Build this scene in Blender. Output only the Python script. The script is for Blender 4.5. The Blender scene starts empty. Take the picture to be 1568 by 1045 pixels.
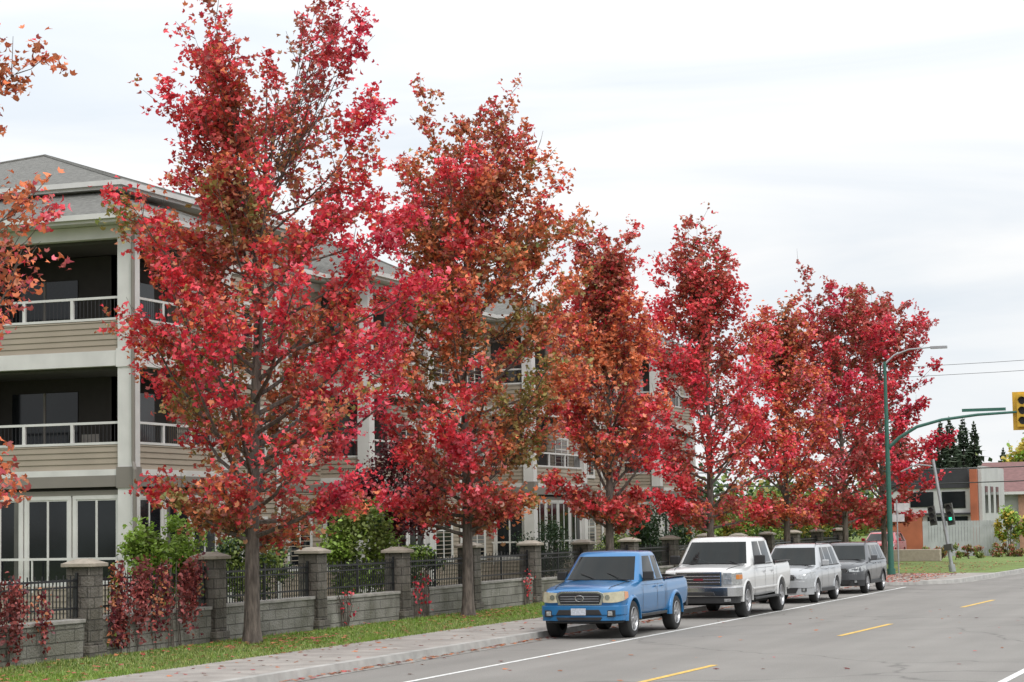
import bpy, math, random
import numpy as np
from mathutils import Vector, Matrix, Quaternion
import bmesh
random.seed(7); 
scene=bpy.context.scene
def link(o):
    scene.collection.objects.link(o); return o
# ---------------------------------------------------------------- materials
def newmat(name):
    m=bpy.data.materials.new(name); m.use_nodes=True
    nt=m.node_tree; b=nt.nodes['Principled BSDF']; return m,nt,b
def M(name,col,rough=.6,metal=0,var=.12,scale=6,bump=0,bscale=40,coat=0,spec=.5,detail=5,stretch=None):
    m,nt,b=newmat(name)
    b.inputs['Roughness'].default_value=rough; b.inputs['Metallic'].default_value=metal
    b.inputs['Coat Weight'].default_value=coat; b.inputs['Coat Roughness'].default_value=.04
    b.inputs['Specular IOR Level'].default_value=spec
    tc=nt.nodes.new('ShaderNodeTexCoord')
    src=tc.outputs['Object']
    if stretch:
        mp=nt.nodes.new('ShaderNodeMapping'); mp.inputs['Scale'].default_value=stretch
        nt.links.new(src,mp.inputs[0]); src=mp.outputs[0]
    n=nt.nodes.new('ShaderNodeTexNoise'); n.inputs['Scale'].default_value=scale; n.inputs['Detail'].default_value=detail
    nt.links.new(src,n.inputs['Vector'])
    r=nt.nodes.new('ShaderNodeValToRGB')
    r.color_ramp.elements[0].position=.3; r.color_ramp.elements[1].position=.7
    r.color_ramp.elements[0].color=(*[c*(1-var) for c in col],1); r.color_ramp.elements[1].color=(*[min(1,c*(1+var)) for c in col],1)
    nt.links.new(n.outputs['Fac'],r.inputs[0]); nt.links.new(r.outputs[0],b.inputs['Base Color'])
    if bump:
        n2=nt.nodes.new('ShaderNodeTexNoise'); n2.inputs['Scale'].default_value=bscale; n2.inputs['Detail'].default_value=6
        nt.links.new(src,n2.inputs['Vector'])
        bp=nt.nodes.new('ShaderNodeBump'); bp.inputs['Strength'].default_value=bump; bp.inputs['Distance'].default_value=.03
        nt.links.new(n2.outputs['Fac'],bp.inputs['Height']); nt.links.new(bp.outputs[0],b.inputs['Normal'])
    return m
def leafmat(name,trans=.22,gl=.045):
    m=bpy.data.materials.new(name); m.use_nodes=True; nt=m.node_tree; nt.nodes.remove(nt.nodes['Principled BSDF'])
    a=nt.nodes.new('ShaderNodeAttribute'); a.attribute_name='Col'
    d=nt.nodes.new('ShaderNodeBsdfDiffuse'); nt.links.new(a.outputs['Color'],d.inputs['Color'])
    t=nt.nodes.new('ShaderNodeBsdfTranslucent'); nt.links.new(a.outputs['Color'],t.inputs['Color'])
    g=nt.nodes.new('ShaderNodeBsdfGlossy'); g.inputs['Roughness'].default_value=.45
    mx=nt.nodes.new('ShaderNodeMixShader'); mx.inputs[0].default_value=trans
    nt.links.new(d.outputs[0],mx.inputs[1]); nt.links.new(t.outputs[0],mx.inputs[2])
    m2=nt.nodes.new('ShaderNodeMixShader'); m2.inputs[0].default_value=gl
    nt.links.new(mx.outputs[0],m2.inputs[1]); nt.links.new(g.outputs[0],m2.inputs[2])
    nt.links.new(m2.outputs[0],nt.nodes['Material Output'].inputs['Surface']); return m
LEAF=leafmat('leaf')
BARK=M('bark',(.115,.095,.08),.9,var=.55,scale=14,bump=.7,bscale=30,stretch=(1,1,.25))
WHITE=M('white_trim',(.56,.55,.53),.55,var=.10,scale=1.5)
BELT=M('belt_trim',(.19,.172,.15),.6,var=.06,scale=2)
SIDING=M('siding_beige',(.285,.24,.185),.65,var=.10,scale=1.0)
SIDED=M('inner_wall_painted_shade',(.030,.026,.022),.85,var=.1)  # near-black wall colour: shade of the balcony recesses painted in
GLASS=M('window_glass',(.010,.012,.014),.07,var=.5,scale=.6,spec=.4)
BLIND=M('window_blind',(.17,.17,.165),.25,var=.2,scale=3,stretch=(1,1,14))
SHINGLE=M('roof_shingle',(.150,.147,.135),.9,var=.32,scale=7,bump=.5,bscale=60,stretch=(1,1,5),detail=8)
CONC=M('concrete',(.36,.35,.33),.85,var=.2,scale=3,bump=.25,bscale=60)
IRON=M('black_iron',(.012,.012,.014),.4)
GREYP=M('galvanised',(.36,.37,.38),.45,metal=.4)
GREENP=M('green_pole',(.03,.12,.09),.45)
PAINTW=M('road_white',(.64,.64,.62),.8,var=.3,scale=9,detail=8)
PAINTY=M('road_yellow',(.62,.40,.09),.8,var=.3,scale=9,detail=8)
def asphalt():
    m,nt,b=newmat('asphalt'); b.inputs['Roughness'].default_value=.9; b.inputs['Specular IOR Level'].default_value=.3
    tc=nt.nodes.new('ShaderNodeTexCoord')
    def noise(s,sc,det=5):
        mp=nt.nodes.new('ShaderNodeMapping'); mp.inputs['Scale'].default_value=sc; nt.links.new(tc.outputs['Object'],mp.inputs[0])
        n=nt.nodes.new('ShaderNodeTexNoise'); n.inputs['Scale'].default_value=s; n.inputs['Detail'].default_value=det
        nt.links.new(mp.outputs[0],n.inputs['Vector']); return n.outputs['Fac']
    def ramp(f,p0,p1,a,c):
        r=nt.nodes.new('ShaderNodeValToRGB'); r.color_ramp.elements[0].position=p0; r.color_ramp.elements[1].position=p1
        r.color_ramp.elements[0].color=(a,a,a,1); r.color_ramp.elements[1].color=(c,c,c,1); nt.links.new(f,r.inputs[0]); return r.outputs[0]
    def mul(a,bb):
        x=nt.nodes.new('ShaderNodeMix'); x.data_type='RGBA'; x.blend_type='MULTIPLY'; x.inputs[0].default_value=1
        nt.links.new(a,x.inputs[6]); nt.links.new(bb,x.inputs[7]); return x.outputs[2]
    base=nt.nodes.new('ShaderNodeRGB'); base.outputs[0].default_value=(.285,.270,.250,1)
    o=mul(base.outputs[0],ramp(noise(1.0,(.06,.9,1)),.3,.7,.82,1.0))
    o=mul(o,ramp(noise(.5,(1,1,1)),.35,.65,.90,1.0))
    o=mul(o,ramp(noise(45,(1,1,1),3),.3,.7,.75,1.0))
    v=nt.nodes.new('ShaderNodeTexVoronoi'); v.feature='DISTANCE_TO_EDGE'; v.inputs['Scale'].default_value=.13
    wn=nt.nodes.new('ShaderNodeTexNoise'); wn.inputs['Scale'].default_value=.8; nt.links.new(tc.outputs['Object'],wn.inputs['Vector'])
    ad=nt.nodes.new('ShaderNodeVectorMath'); ad.operation='MULTIPLY_ADD'; ad.inputs[1].default_value=(1.5,1.5,0)
    nt.links.new(wn.outputs['Color'],ad.inputs[0]); nt.links.new(tc.outputs['Object'],ad.inputs[2]); nt.links.new(ad.outputs[0],v.inputs['Vector'])
    o=mul(o,ramp(v.outputs['Distance'],.0,.006,.65,1.0))
    nt.links.new(o,b.inputs['Base Color'])
    bp=nt.nodes.new('ShaderNodeBump'); bp.inputs['Strength'].default_value=.3; bp.inputs['Distance'].default_value=.01
    nt.links.new(noise(60,(1,1,1),3),bp.inputs['Height']); nt.links.new(bp.outputs[0],b.inputs['Normal']); return m
ASPH=asphalt()
def blockmat(name,col,bw,bh,mort,var=.3,mcol=.6):
    m,nt,b=newmat(name); b.inputs['Roughness'].default_value=.9
    tc=nt.nodes.new('ShaderNodeTexCoord'); sx=nt.nodes.new('ShaderNodeSeparateXYZ'); nt.links.new(tc.outputs['Object'],sx.inputs[0])
    add=nt.nodes.new('ShaderNodeMath'); add.operation='ADD'; nt.links.new(sx.outputs[0],add.inputs[0]); nt.links.new(sx.outputs[1],add.inputs[1])
    cx=nt.nodes.new('ShaderNodeCombineXYZ'); nt.links.new(add.outputs[0],cx.inputs[0]); nt.links.new(sx.outputs[2],cx.inputs[1])
    br=nt.nodes.new('ShaderNodeTexBrick'); br.inputs['Scale'].default_value=1; br.inputs['Brick Width'].default_value=bw; br.inputs['Row Height'].default_value=bh
    br.inputs['Mortar Size'].default_value=mort; br.inputs['Mortar Smooth'].default_value=.4
    br.inputs['Color1'].default_value=(*[c*(1-var) for c in col],1); br.inputs['Color2'].default_value=(*[c*(1+var) for c in col],1)
    br.inputs['Mortar'].default_value=(*[c*mcol for c in col],1)
    nt.links.new(cx.outputs[0],br.inputs['Vector'])
    n=nt.nodes.new('ShaderNodeTexNoise'); n.inputs['Scale'].default_value=1.6; n.inputs['Detail'].default_value=9; nt.links.new(tc.outputs['Object'],n.inputs['Vector'])
    r=nt.nodes.new('ShaderNodeValToRGB'); r.color_ramp.elements[0].position=.35; r.color_ramp.elements[1].position=.65
    r.color_ramp.elements[0].color=(.55,.55,.50,1); r.color_ramp.elements[1].color=(1.0,1.0,1.0,1); nt.links.new(n.outputs['Fac'],r.inputs[0])
    x=nt.nodes.new('ShaderNodeMix'); x.data_type='RGBA'; x.blend_type='MULTIPLY'; x.inputs[0].default_value=1
    nt.links.new(br.outputs['Color'],x.inputs[6]); nt.links.new(r.outputs[0],x.inputs[7]); nt.links.new(x.outputs[2],b.inputs['Base Color'])
    n2=nt.nodes.new('ShaderNodeTexNoise'); n2.inputs['Scale'].default_value=22; n2.inputs['Detail'].default_value=5; nt.links.new(tc.outputs['Object'],n2.inputs['Vector'])
    sb=nt.nodes.new('ShaderNodeMath'); sb.operation='SUBTRACT'; nt.links.new(n2.outputs['Fac'],sb.inputs[0]); nt.links.new(br.outputs['Fac'],sb.inputs[1])
    bp=nt.nodes.new('ShaderNodeBump'); bp.inputs['Strength'].default_value=.9; bp.inputs['Distance'].default_value=.04
    nt.links.new(sb.outputs[0],bp.inputs['Height']); nt.links.new(bp.outputs[0],b.inputs['Normal']); return m
WALLM=blockmat('wall_block',(.27,.258,.23),.62,.22,.012,.14,.5)
PILLM=blockmat('pillar_block',(.165,.148,.13),.3,.2,.012,.25,.5)
CAPM=M('stone_cap',(.31,.27,.22),.85,var=.25,scale=5,bump=.3)
GRASSB=M('grass_base',(.12,.17,.035),.95,var=.35,scale=1.3,bump=.8,bscale=50,detail=10)
LAWN=M('far_lawn',(.14,.195,.045),.95,var=.25,scale=.7,bump=.8,bscale=30,detail=10)
DIRT=M('soil',(.07,.075,.035),.95,var=.3,scale=.6)

class MB:
    def __init__(s): s.v=[]; s.f=[]; s.m=[]
    def add(s,vs,fs,m=0):
        o=len(s.v); s.v+= [tuple(v) for v in vs]
        for f in fs: s.f.append(tuple(i+o for i in f)); s.m.append(m)
    def box(s,x0,x1,y0,y1,z0,z1,m=0):
        if x0>x1:x0,x1=x1,x0
        if y0>y1:y0,y1=y1,y0
        s.add([(x0,y0,z0),(x1,y0,z0),(x1,y1,z0),(x0,y1,z0),(x0,y0,z1),(x1,y0,z1),(x1,y1,z1),(x0,y1,z1)],
              [(0,3,2,1),(4,5,6,7),(0,1,5,4),(1,2,6,5),(2,3,7,6),(3,0,4,7)],m)
    def prism(s,pl,z0,z1,m=0):
        n=len(pl); s.add([(x,y,z0) for x,y in pl]+[(x,y,z1) for x,y in pl],
            [tuple(range(n))[::-1],tuple(range(n,2*n))]+[(i,(i+1)%n,n+(i+1)%n,n+i) for i in range(n)],m)
    def tube(s,pts,rad,n=6,m=0,cap=True):
        P=[Vector(p) for p in pts]; k=len(P); vs=[]; ref=Vector((1,0,0))
        for i in range(k):
            t=(P[min(i+1,k-1)]-P[max(i-1,0)]); t.normalize()
            r=ref if abs(t.dot(ref))<.9 else Vector((0,1,0))
            u=t.cross(r).normalized(); w=t.cross(u)
            R=rad[i] if hasattr(rad,'__len__') else rad
            for j in range(n):
                a=2*math.pi*j/n; vs.append(P[i]+u*math.cos(a)*R+w*math.sin(a)*R)
        fs=[(i*n+j,i*n+(j+1)%n,(i+1)*n+(j+1)%n,(i+1)*n+j) for i in range(k-1) for j in range(n)]
        if cap: fs+=[tuple(range(n))[::-1],tuple(range((k-1)*n,k*n))]
        s.add(vs,fs,m)
    def obj(s,name,mats,parent=None,smooth=False,bevel=0,loc=None,ang=40):
        me=bpy.data.meshes.new(name); me.from_pydata(s.v,[],s.f)
        for mm in (mats if isinstance(mats,(list,tuple)) else [mats]): me.materials.append(mm)
        me.polygons.foreach_set('material_index',s.m); 
        if smooth:
            me.polygons.foreach_set('use_smooth',[True]*len(s.f)); me.set_sharp_from_angle(angle=math.radians(ang))
        me.update(); o=link(bpy.data.objects.new(name,me))
        if parent: o.parent=parent
        if loc: o.location=loc
        if bevel:
            b=o.modifiers.new('bevel','BEVEL'); b.width=bevel; b.segments=2; b.limit_method='ANGLE'; b.angle_limit=math.radians(35)
        return o
def empty(name,loc=(0,0,0)):
    e=bpy.data.objects.new(name,None); e.location=loc; e.empty_display_size=.5; return link(e)

# ---------------------------------------------------------------- leaves
MAPLE=np.array([(0,0),(.34,.10),(.54,.55),(.20,.52),(0,1.0),(-.20,.52),(-.54,.55),(-.34,.10)])
OVAL=np.array([(0,0),(.32,.35),(.24,.75),(0,1.0),(-.24,.75),(-.32,.35)])
DIA=np.array([(0,0),(.42,.45),(0,1.0),(-.42,.45)])
def leafmesh(name,cen,size,col,rng,shape=MAPLE,parent=None,mat=None,up=.5,flat=False,loc=None):
    N=len(cen); k=len(shape); cen=np.asarray(cen,float)
    nrm=rng.normal(size=(N,3)); nrm[:,2]=np.abs(nrm[:,2])*1+up
    if flat: nrm=rng.normal(size=(N,3))*.12; nrm[:,2]=1
    nrm/=np.linalg.norm(nrm,axis=1)[:,None]
    a=rng.normal(size=(N,3)); a[:,2]-=.4 if not flat else 0
    t=np.cross(nrm,a); t/=np.linalg.norm(t,axis=1)[:,None]; b=np.cross(nrm,t)
    size=np.broadcast_to(size,(N,))
    sx=shape[:,0][None,:,None]; sy=(shape[:,1]-.5)[None,:,None]
    fold=(np.abs(shape[:,0])*.45-.25*shape[:,1]**2)[None,:,None]
    V=cen[:,None,:]+size[:,None,None]*(sx*t[:,None,:]+sy*b[:,None,:]+(0 if flat else 1)*fold*nrm[:,None,:])
    V=V.reshape(-1,3)
    me=bpy.data.meshes.new(name); me.vertices.add(N*k); me.vertices.foreach_set('co',V.ravel().astype(np.float32))
    me.loops.add(N*k); me.loops.foreach_set('vertex_index',np.arange(N*k,dtype=np.int32))
    me.polygons.add(N); me.polygons.foreach_set('loop_start',(np.arange(N)*k).astype(np.int32))
    me.update(calc_edges=True)
    at=me.color_attributes.new('Col','FLOAT_COLOR','POINT')
    cc=np.ones((N,k,4),np.float32); cc[:,:,:3]=col[:,None,:]; at.data.foreach_set('color',cc.ravel())
    me.materials.append(mat or LEAF); me.validate()
    o=link(bpy.data.objects.new(name,me))
    if parent: o.parent=parent
    if loc: o.location=loc
    return o
PAL={'crimson':(.64,.035,.085),'red':(.84,.065,.09),'pink':(.88,.15,.20),'dull':(.50,.12,.11),'dark':(.13,.018,.028),'orange':(.85,.24,.10),
 'rust':(.56,.21,.10),'olive':(.36,.29,.09),'green':(.21,.27,.06),'lime':(.30,.46,.07),'dgreen':(.04,.08,.028),'yellow':(.60,.46,.08),'brown':(.30,.13,.07),
 'vdull':(.20,.045,.04)}
def field(P,rng,sc):
    f=np.zeros(len(P))
    for i in range(6):
        k=rng.normal(size=3)*sc; f+=np.sin(P@k+rng.uniform(0,6.28))
    return f/2.4
def colours(P,rng,names,w,H,grad=0,sc=1.3,gy=0,R=3):
    n=len(names); c=np.cumsum(np.array(w)/sum(w))
    f=field(P,rng,sc)*.6+rng.normal(size=len(P))*.34-grad*(P[:,2]/H-.5)*2+gy*P[:,1]/R
    u=.5*(1+np.tanh(f*.9))
    idx=np.minimum(np.searchsorted(c,u),n-1)
    pal=np.array([PAL[x] for x in names]); col=pal[idx]
    col=col*rng.uniform(.68,1.15,size=(len(P),1))
    return np.clip(col,0,.9)

def tree(name,loc,H,R,seed,prof,names,w,zb=2.3,nl=44,n2=9,tw=7,lv=9,leaf=.12,shape=MAPLE,lean=(0,0),grad=.4,gy=0,r0=.15,tops=None,barecone=None):
    rng=np.random.default_rng(seed); rs=random.Random(seed)
    E=empty(name,loc); mb=MB()
    TH=H*.86
    wob=[rs.uniform(-.12,.12) for _ in range(8)]
    def trunk(z):
        t=z/H; return Vector((lean[0]*t**1.5+wob[0]*math.sin(t*7+wob[1]*20)*t*1.5, lean[1]*t**1.5+wob[2]*math.sin(t*6+wob[3]*20)*t*1.5, z))
    def trad(z): 
        t=z/TH; return max(.014,r0*(1-t)**.85)+ (0.07*math.exp(-z*5))
    zs=[0,.1,.3,.7,1.2,1.8]+[1.8+(TH-1.8)*i/16 for i in range(1,17)]
    mb.tube([trunk(z) for z in zs],[trad(z) for z in zs],9)
    px=[p[0] for p in prof]; py=[p[1] for p in prof]
    def env(z): return R*float(np.interp((z-zb)/(H-zb),px,py))
    limbs=[]
    for i in range(nl):
        t=i/(nl-1); z0=zb-.4+(H*.80-zb)*t**1.15; az=i*2.4+rs.uniform(-.4,.4)
        rise=rs.uniform(.9,3.6)*(1-.35*t)
        if i<7: rise=rs.uniform(.1,.9)
        ze=min(z0+rise,H*.985)
        rr=env(ze)*rs.uniform(.60,1.10)
        limbs.append((z0,az,ze,rr))
    for (fx,fy,fz) in (tops or []):
        limbs.append((fz-H*.28,math.atan2(fy,fx),fz,math.hypot(fx,fy)))
    for i in range(10):
        z0=H*rs.uniform(.5,.72); ze=H*rs.uniform(.84,.97); limbs.append((z0,rs.uniform(0,6.28),ze,env(ze)*rs.uniform(.3,1)))
    leaves=[]
    for z0,az,ze,rr in limbs:
        s=trunk(z0); c=trunk(min(ze,TH)); e=Vector((c.x+math.cos(az)*rr,c.y+math.sin(az)*rr,ze))
        mid=s.lerp(e,.5)+Vector((math.cos(az),math.sin(az),0))*rr*.10+Vector((rs.uniform(-.15,.15),rs.uniform(-.15,.15),-.12*(ze-z0)))
        pts=[]; m=9
        for j in range(m):
            u=j/(m-1); p=s*(1-u)**2+mid*2*u*(1-u)+e*u*u
            pts.append(p+Vector((rs.uniform(-1,1),rs.uniform(-1,1),rs.uniform(-1,1)))*.035*min(1,u*3))
        ra=min(trad(z0)*.5,.055)
        mb.tube(pts,[ra*(1-.88*j/(m-1)) for j in range(m)],5)
        for q in range(n2):
            u=.20+.80*(q+rs.random())/n2; k=min(int(u*(m-1)),m-2); fr=u*(m-1)-k; p=pts[k].lerp(pts[k+1],fr); tg=(pts[k+1]-pts[k]).normalized()
            a2=rs.uniform(0,6.28); side=Vector((math.cos(a2),math.sin(a2),0)); out=Vector((math.cos(az),math.sin(az),0))
            d=(tg*.55+side*.75+out*.25+Vector((0,0,.35))).normalized(); sl=rs.uniform(.35,1.0)*(1.1-.45*u)*(.7+R/6)
            e2=p+d*sl; md=p.lerp(e2,.5)+Vector((0,0,-.04)); mb.tube([p,md,e2+Vector((0,0,.05))],[.011,.007,.004],3,cap=False)
            if rs.random()<.05: continue
            dens=rs.choice([.6,1,1.1,1.4])
            for g in range(tw):
                ug=rs.uniform(.05,1.15); b0=p.lerp(e2,ug); 
                dd=Vector((rs.uniform(-1,1),rs.uniform(-1,1),rs.uniform(-.6,.9))).normalized(); tl=rs.uniform(.15,.55)
                n=max(2,int(lv*dens*rs.uniform(.6,1.3)))
                uu=rng.uniform(0,1,n)[:,None]
                leaves.append(np.array(b0)[None,:]+uu*np.array(dd)[None,:]*tl+rng.normal(size=(n,3))*.065)
    P=np.concatenate(leaves)
    if barecone is not None:
        c,rad,keep=barecone; dd=np.linalg.norm((P-np.array(c))/np.array(rad),axis=1); P=P[(dd>1)|(rng.uniform(size=len(P))<keep)]
    P=P[P[:,2]>1.75]
    mb.obj('trunk_and_limbs',BARK,E,smooth=True)
    col=colours(P,rng,names,w,H,grad,gy=gy,R=R)
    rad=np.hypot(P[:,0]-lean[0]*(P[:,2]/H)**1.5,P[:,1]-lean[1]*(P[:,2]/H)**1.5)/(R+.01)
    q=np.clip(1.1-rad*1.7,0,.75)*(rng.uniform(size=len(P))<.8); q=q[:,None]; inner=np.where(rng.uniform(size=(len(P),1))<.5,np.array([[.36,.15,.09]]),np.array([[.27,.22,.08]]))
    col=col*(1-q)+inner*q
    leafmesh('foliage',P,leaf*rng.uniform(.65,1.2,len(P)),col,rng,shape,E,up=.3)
    return E
full=[(0,.55),(.08,.82),(.22,1.0),(.4,1.0),(.6,.90),(.8,.72),(.93,.5),(1,.16)]
oval=[(0,.5),(.12,.8),(.3,1.0),(.5,.95),(.7,.75),(.85,.48),(1,.1)]
cone=[(0,.5),(.12,.88),(.3,1.0),(.5,.86),(.7,.60),(.87,.30),(1,.06)]
G=.13
tree('red_maple_tree',(26.5,19.8,G),12.6,2.65,11,full,['crimson','red','pink','dull','orange','rust','brown'],[1,3,1.6,2,2.6,2.4,1.2],zb=2.4,nl=46,n2=9,tw=6,lv=8,leaf=.115,grad=.1)
tree('red_maple_tree',(38.6,19.8,G),13.2,3.15,21,full,['pink','crimson','red','red','dull','orange','rust','olive','green'],[1.8,2.0,3.6,1.6,1.6,1.6,2.0,2.4,1.2],zb=2.35,nl=64,n2=10,tw=7,lv=8,leaf=.118,lean=(.25,-.40),grad=.45,gy=.40,r0=.165,tops=[(-.6,.9,12.9),(.4,-1.4,13.3),(.6,-1.9,12.6),(-.3,1.5,12.4)],barecone=((.5,-.9,10.9),(1.5,.9,1.7),.20))
tree('red_maple_tree',(50.3,19.8,G),12.9,3.2,33,full,['crimson','pink','red','red','dull','orange','orange','rust','olive','green'],[1.4,1.2,3.0,1.4,1.5,2.2,1.2,1.6,2.2,1.0],zb=2.35,nl=62,n2=10,tw=6,lv=9,leaf=.128,lean=(.1,-.1),grad=.22,gy=-.55,tops=[(-.3,1.1,13.2),(.2,-.9,13.1),(.3,-1.9,12.0),(.1,-2.3,10.9)])
tree('red_maple_tree',(62.0,19.8,G),11.2,2.1,45,oval,['pink','red','red','dull','orange','orange','rust'],[1.4,2.4,2,1.8,2.2,1.4,1.4],zb=2.4,nl=42,n2=9,tw=6,lv=8,leaf=.14,grad=.2,tops=[(-.2,.7,11.4),(.2,-.9,11.1)])
tree('red_maple_tree',(73.6,19.8,G),13.4,3.0,57,cone,['crimson','red','red','pink','orange','dull','rust'],[1.8,3.8,3,2.2,1.6,.6,.6],zb=2.2,nl=54,n2=10,tw=6,lv=7,leaf=.155,shape=OVAL,grad=.4)
tree('red_maple_tree',(85.4,19.8,G),11.4,2.4,69,oval,['red','red','orange','pink','dull','rust'],[3,2,3.0,1.2,1.2,1.0],zb=2.2,nl=42,n2=9,tw=6,lv=7,leaf=.17,shape=OVAL)
tree('red_maple_tree',(97.0,19.8,G),13.6,3.1,75,full,['crimson','crimson','red','dull','pink'],[2.6,1.6,2.2,2,1.1],zb=2.2,nl=48,n2=9,tw=6,lv=6,leaf=.185,shape=DIA,tops=[(-.2,1.8,14.0)],grad=0)
tree('red_maple_tree',(106.5,19.8,G),14.2,3.4,87,full,['crimson','crimson','red','dull','pink'],[2.2,1.6,2.2,1.8,1.8],zb=2.0,nl=48,n2=9,tw=6,lv=6,leaf=.195,shape=DIA,grad=0)

def bush(name,c,rad,seed,names,w,n=3500,leaf=.08,clumps=26,shape=OVAL,stems=6):
    rng=np.random.default_rng(seed); E=empty(name,(c[0],c[1],G)); 
    cl=rng.normal(size=(clumps,3)); cl/=np.linalg.norm(cl,axis=1)[:,None]; cl*=rng.uniform(.35,1,size=(clumps,1))**.5
    cl=cl*np.array([rad[0],rad[1],rad[2]])*.8; 
    per=n//clumps; P=[]
    for q in cl:
        d=rng.normal(size=(per,3)); d/=np.linalg.norm(d,axis=1)[:,None]; d*=rng.uniform(.3,1.15,size=(per,1))
        P.append(q+d*np.array(rad)*rng.uniform(.22,.42))
    P=np.concatenate(P); P[:,2]+=c[2]; P=P[P[:,2]>.03]
    col=colours(P,rng,names,w,c[2]+rad[2],0,sc=2.5)
    d=np.linalg.norm((P-np.array([0,0,c[2]]))/np.array(rad),axis=1); col*=np.clip(.45+.6*d,.4,1.05)[:,None]  # inner shade painted into leaf colour, darker towards the bush centre
    mb=MB()
    for i in range(stems):
        q=cl[i%clumps]; mb.tube([(q[0]*.2,q[1]*.2,0),(q[0]*.5,q[1]*.5,c[2]*.5),(q[0],q[1],max(.2,c[2]+q[2]*.8))],[.03,.02,.008],5)
    mb.obj('stems',BARK,E)
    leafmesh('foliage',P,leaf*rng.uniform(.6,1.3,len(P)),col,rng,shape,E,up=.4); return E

# ---------------------------------------------------------------- ground, road, kerbs
mb=MB(); mb.add([(-1500,-1500,-.03),(3000,-1500,-.03),(3000,1500,-.03),(-1500,1500,-.03)],[(0,1,2,3)]); mb.obj('ground',DIRT)
kerb=[(-40,15.3),(20,15.3),(40,15.3),(60,15.3),(75.2,15.3),(76.0,14.9),(77.2,13.2),(78.2,12.4),(80,12.05),(94,11.55),(115,11.1),(150,10.6),(420,8)]
mb=MB(); mb.add([(-60,-14,0),(500,-14,0),(500,16.2,0),(-60,16.2,0)],[(0,1,2,3)]); mb.obj('road',ASPH)
def offs(path,o):
    out=[]
    for i,(x,y) in enumerate(path):
        a=path[max(0,i-1)]; b=path[min(len(path)-1,i+1)]; dx,dy=b[0]-a[0],b[1]-a[1]; L=math.hypot(dx,dy); out.append((x-dy/L*o,y+dx/L*o))
    return out
kin=offs(kerb,.16); gut=offs(kerb,-.32); klip=offs(kerb,.02)
mb=MB(); n=len(kerb)
vs=[(x,y,0.0) for x,y in kerb]+[(x,y,.135) for x,y in klip]+[(x,y,.142) for x,y in kin]
mb.add(vs,[(i,i+1,n+i+1,n+i) for i in range(n-1)]+[(n+i,n+i+1,2*n+i+1,2*n+i) for i in range(n-1)]); mb.obj('kerb',CONC)
mb=MB(); mb.add([(x,y,.006) for x,y in gut]+[(x,y,.006) for x,y in kerb],[(i,i+1,n+i+1,n+i) for i in range(n-1)]); mb.obj('gutter',M('gutter_concrete',(.26,.25,.23),.9,var=.25,scale=2,stretch=(.3,2,1)))
mb=MB(); mb.add([(x,y,.124) for x,y in kin]+[(x,90,.124) for x,y in kin],[(i,i+1,n+i+1,n+i) for i in range(n-1)]); mb.obj('grass_verge_ground',GRASSB)
def sidewalkmat():
    m=M('sidewalk_concrete',(.30,.275,.25),.9,var=.20,scale=1.5,bump=.3,bscale=50,detail=9); nt=m.node_tree; b=nt.nodes['Principled BSDF']
    src=b.inputs['Base Color'].links[0].from_socket
    tc=nt.nodes.new('ShaderNodeTexCoord'); sx=nt.nodes.new('ShaderNodeSeparateXYZ'); nt.links.new(tc.outputs['Object'],sx.inputs[0])
    md=nt.nodes.new('ShaderNodeMath'); md.operation='MODULO'; nt.links.new(sx.outputs[0],md.inputs[0]); md.inputs[1].default_value=1.6
    lt=nt.nodes.new('ShaderNodeMath'); lt.operation='LESS_THAN'; nt.links.new(md.outputs[0],lt.inputs[0]); lt.inputs[1].default_value=.03
    mx=nt.nodes.new('ShaderNodeMix'); mx.data_type='RGBA'; nt.links.new(lt.outputs[0],mx.inputs[0]); nt.links.new(src,mx.inputs[6]); mx.inputs[7].default_value=(.11,.10,.09,1)
    nt.links.new(mx.outputs[2],b.inputs['Base Color']); return m
SW=sidewalkmat()
mb=MB(); k2=[p for p in kin if p[0]<85]+[(88,11.95)]; nn=len(k2)
mb.add([(x,y,.1385) for x,y in k2]+[(x,17.7,.1385) for x,y in k2],[(i,i+1,nn+i+1,nn+i) for i in range(nn-1)]); mb.obj('sidewalk',SW)
mb=MB(); mb.add([(88,11.95,.130),(420,8.4,.130),(420,40,.130),(88,17.7,.130)],[(0,1,2,3)])
mb.add([(108,17.7,.1345),(150,15,.1345),(150,60,.1345),(108,60,.1345)],[(0,1,2,3)]); mb.obj('far_lawn',LAWN)
def strip(mb,a,b,w,z=.0045):
    dx,dy=b[0]-a[0],b[1]-a[1]; L=math.hypot(dx,dy); nx,ny=-dy/L*w/2,dx/L*w/2
    mb.add([(a[0]-nx,a[1]-ny,z),(b[0]-nx,b[1]-ny,z),(b[0]+nx,b[1]+ny,z),(a[0]+nx,a[1]+ny,z)],[(0,1,2,3)])
TH=math.radians(20.2); F=3300.; HC=2.4
# yellow centre dashes: fixed street coordinates of two dash ends
ya,yb=(35.18,9.44),(63.0,8.63)
ux,uy=yb[0]-ya[0],yb[1]-ya[1]
Lu=math.hypot(ux,uy); ux/=Lu; uy/=Lu
per=Lu/2
mb=MB()
for k in range(-3,12):
    e=(ya[0]+ux*per*k,ya[1]+uy*per*k); strip(mb,(e[0]-ux*per*.36,e[1]-uy*per*.36),e,.13)
mb.obj('yellow_centre_markings',PAINTY)
mb=MB(); strip(mb,(-10,13.15),(75,13.25),.11); strip(mb,(-10,4.75),(60,4.0),.13); strip(mb,(60,4.0),(200,2.4),.13); mb.obj('white_edge_markings',PAINTW)

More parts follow.
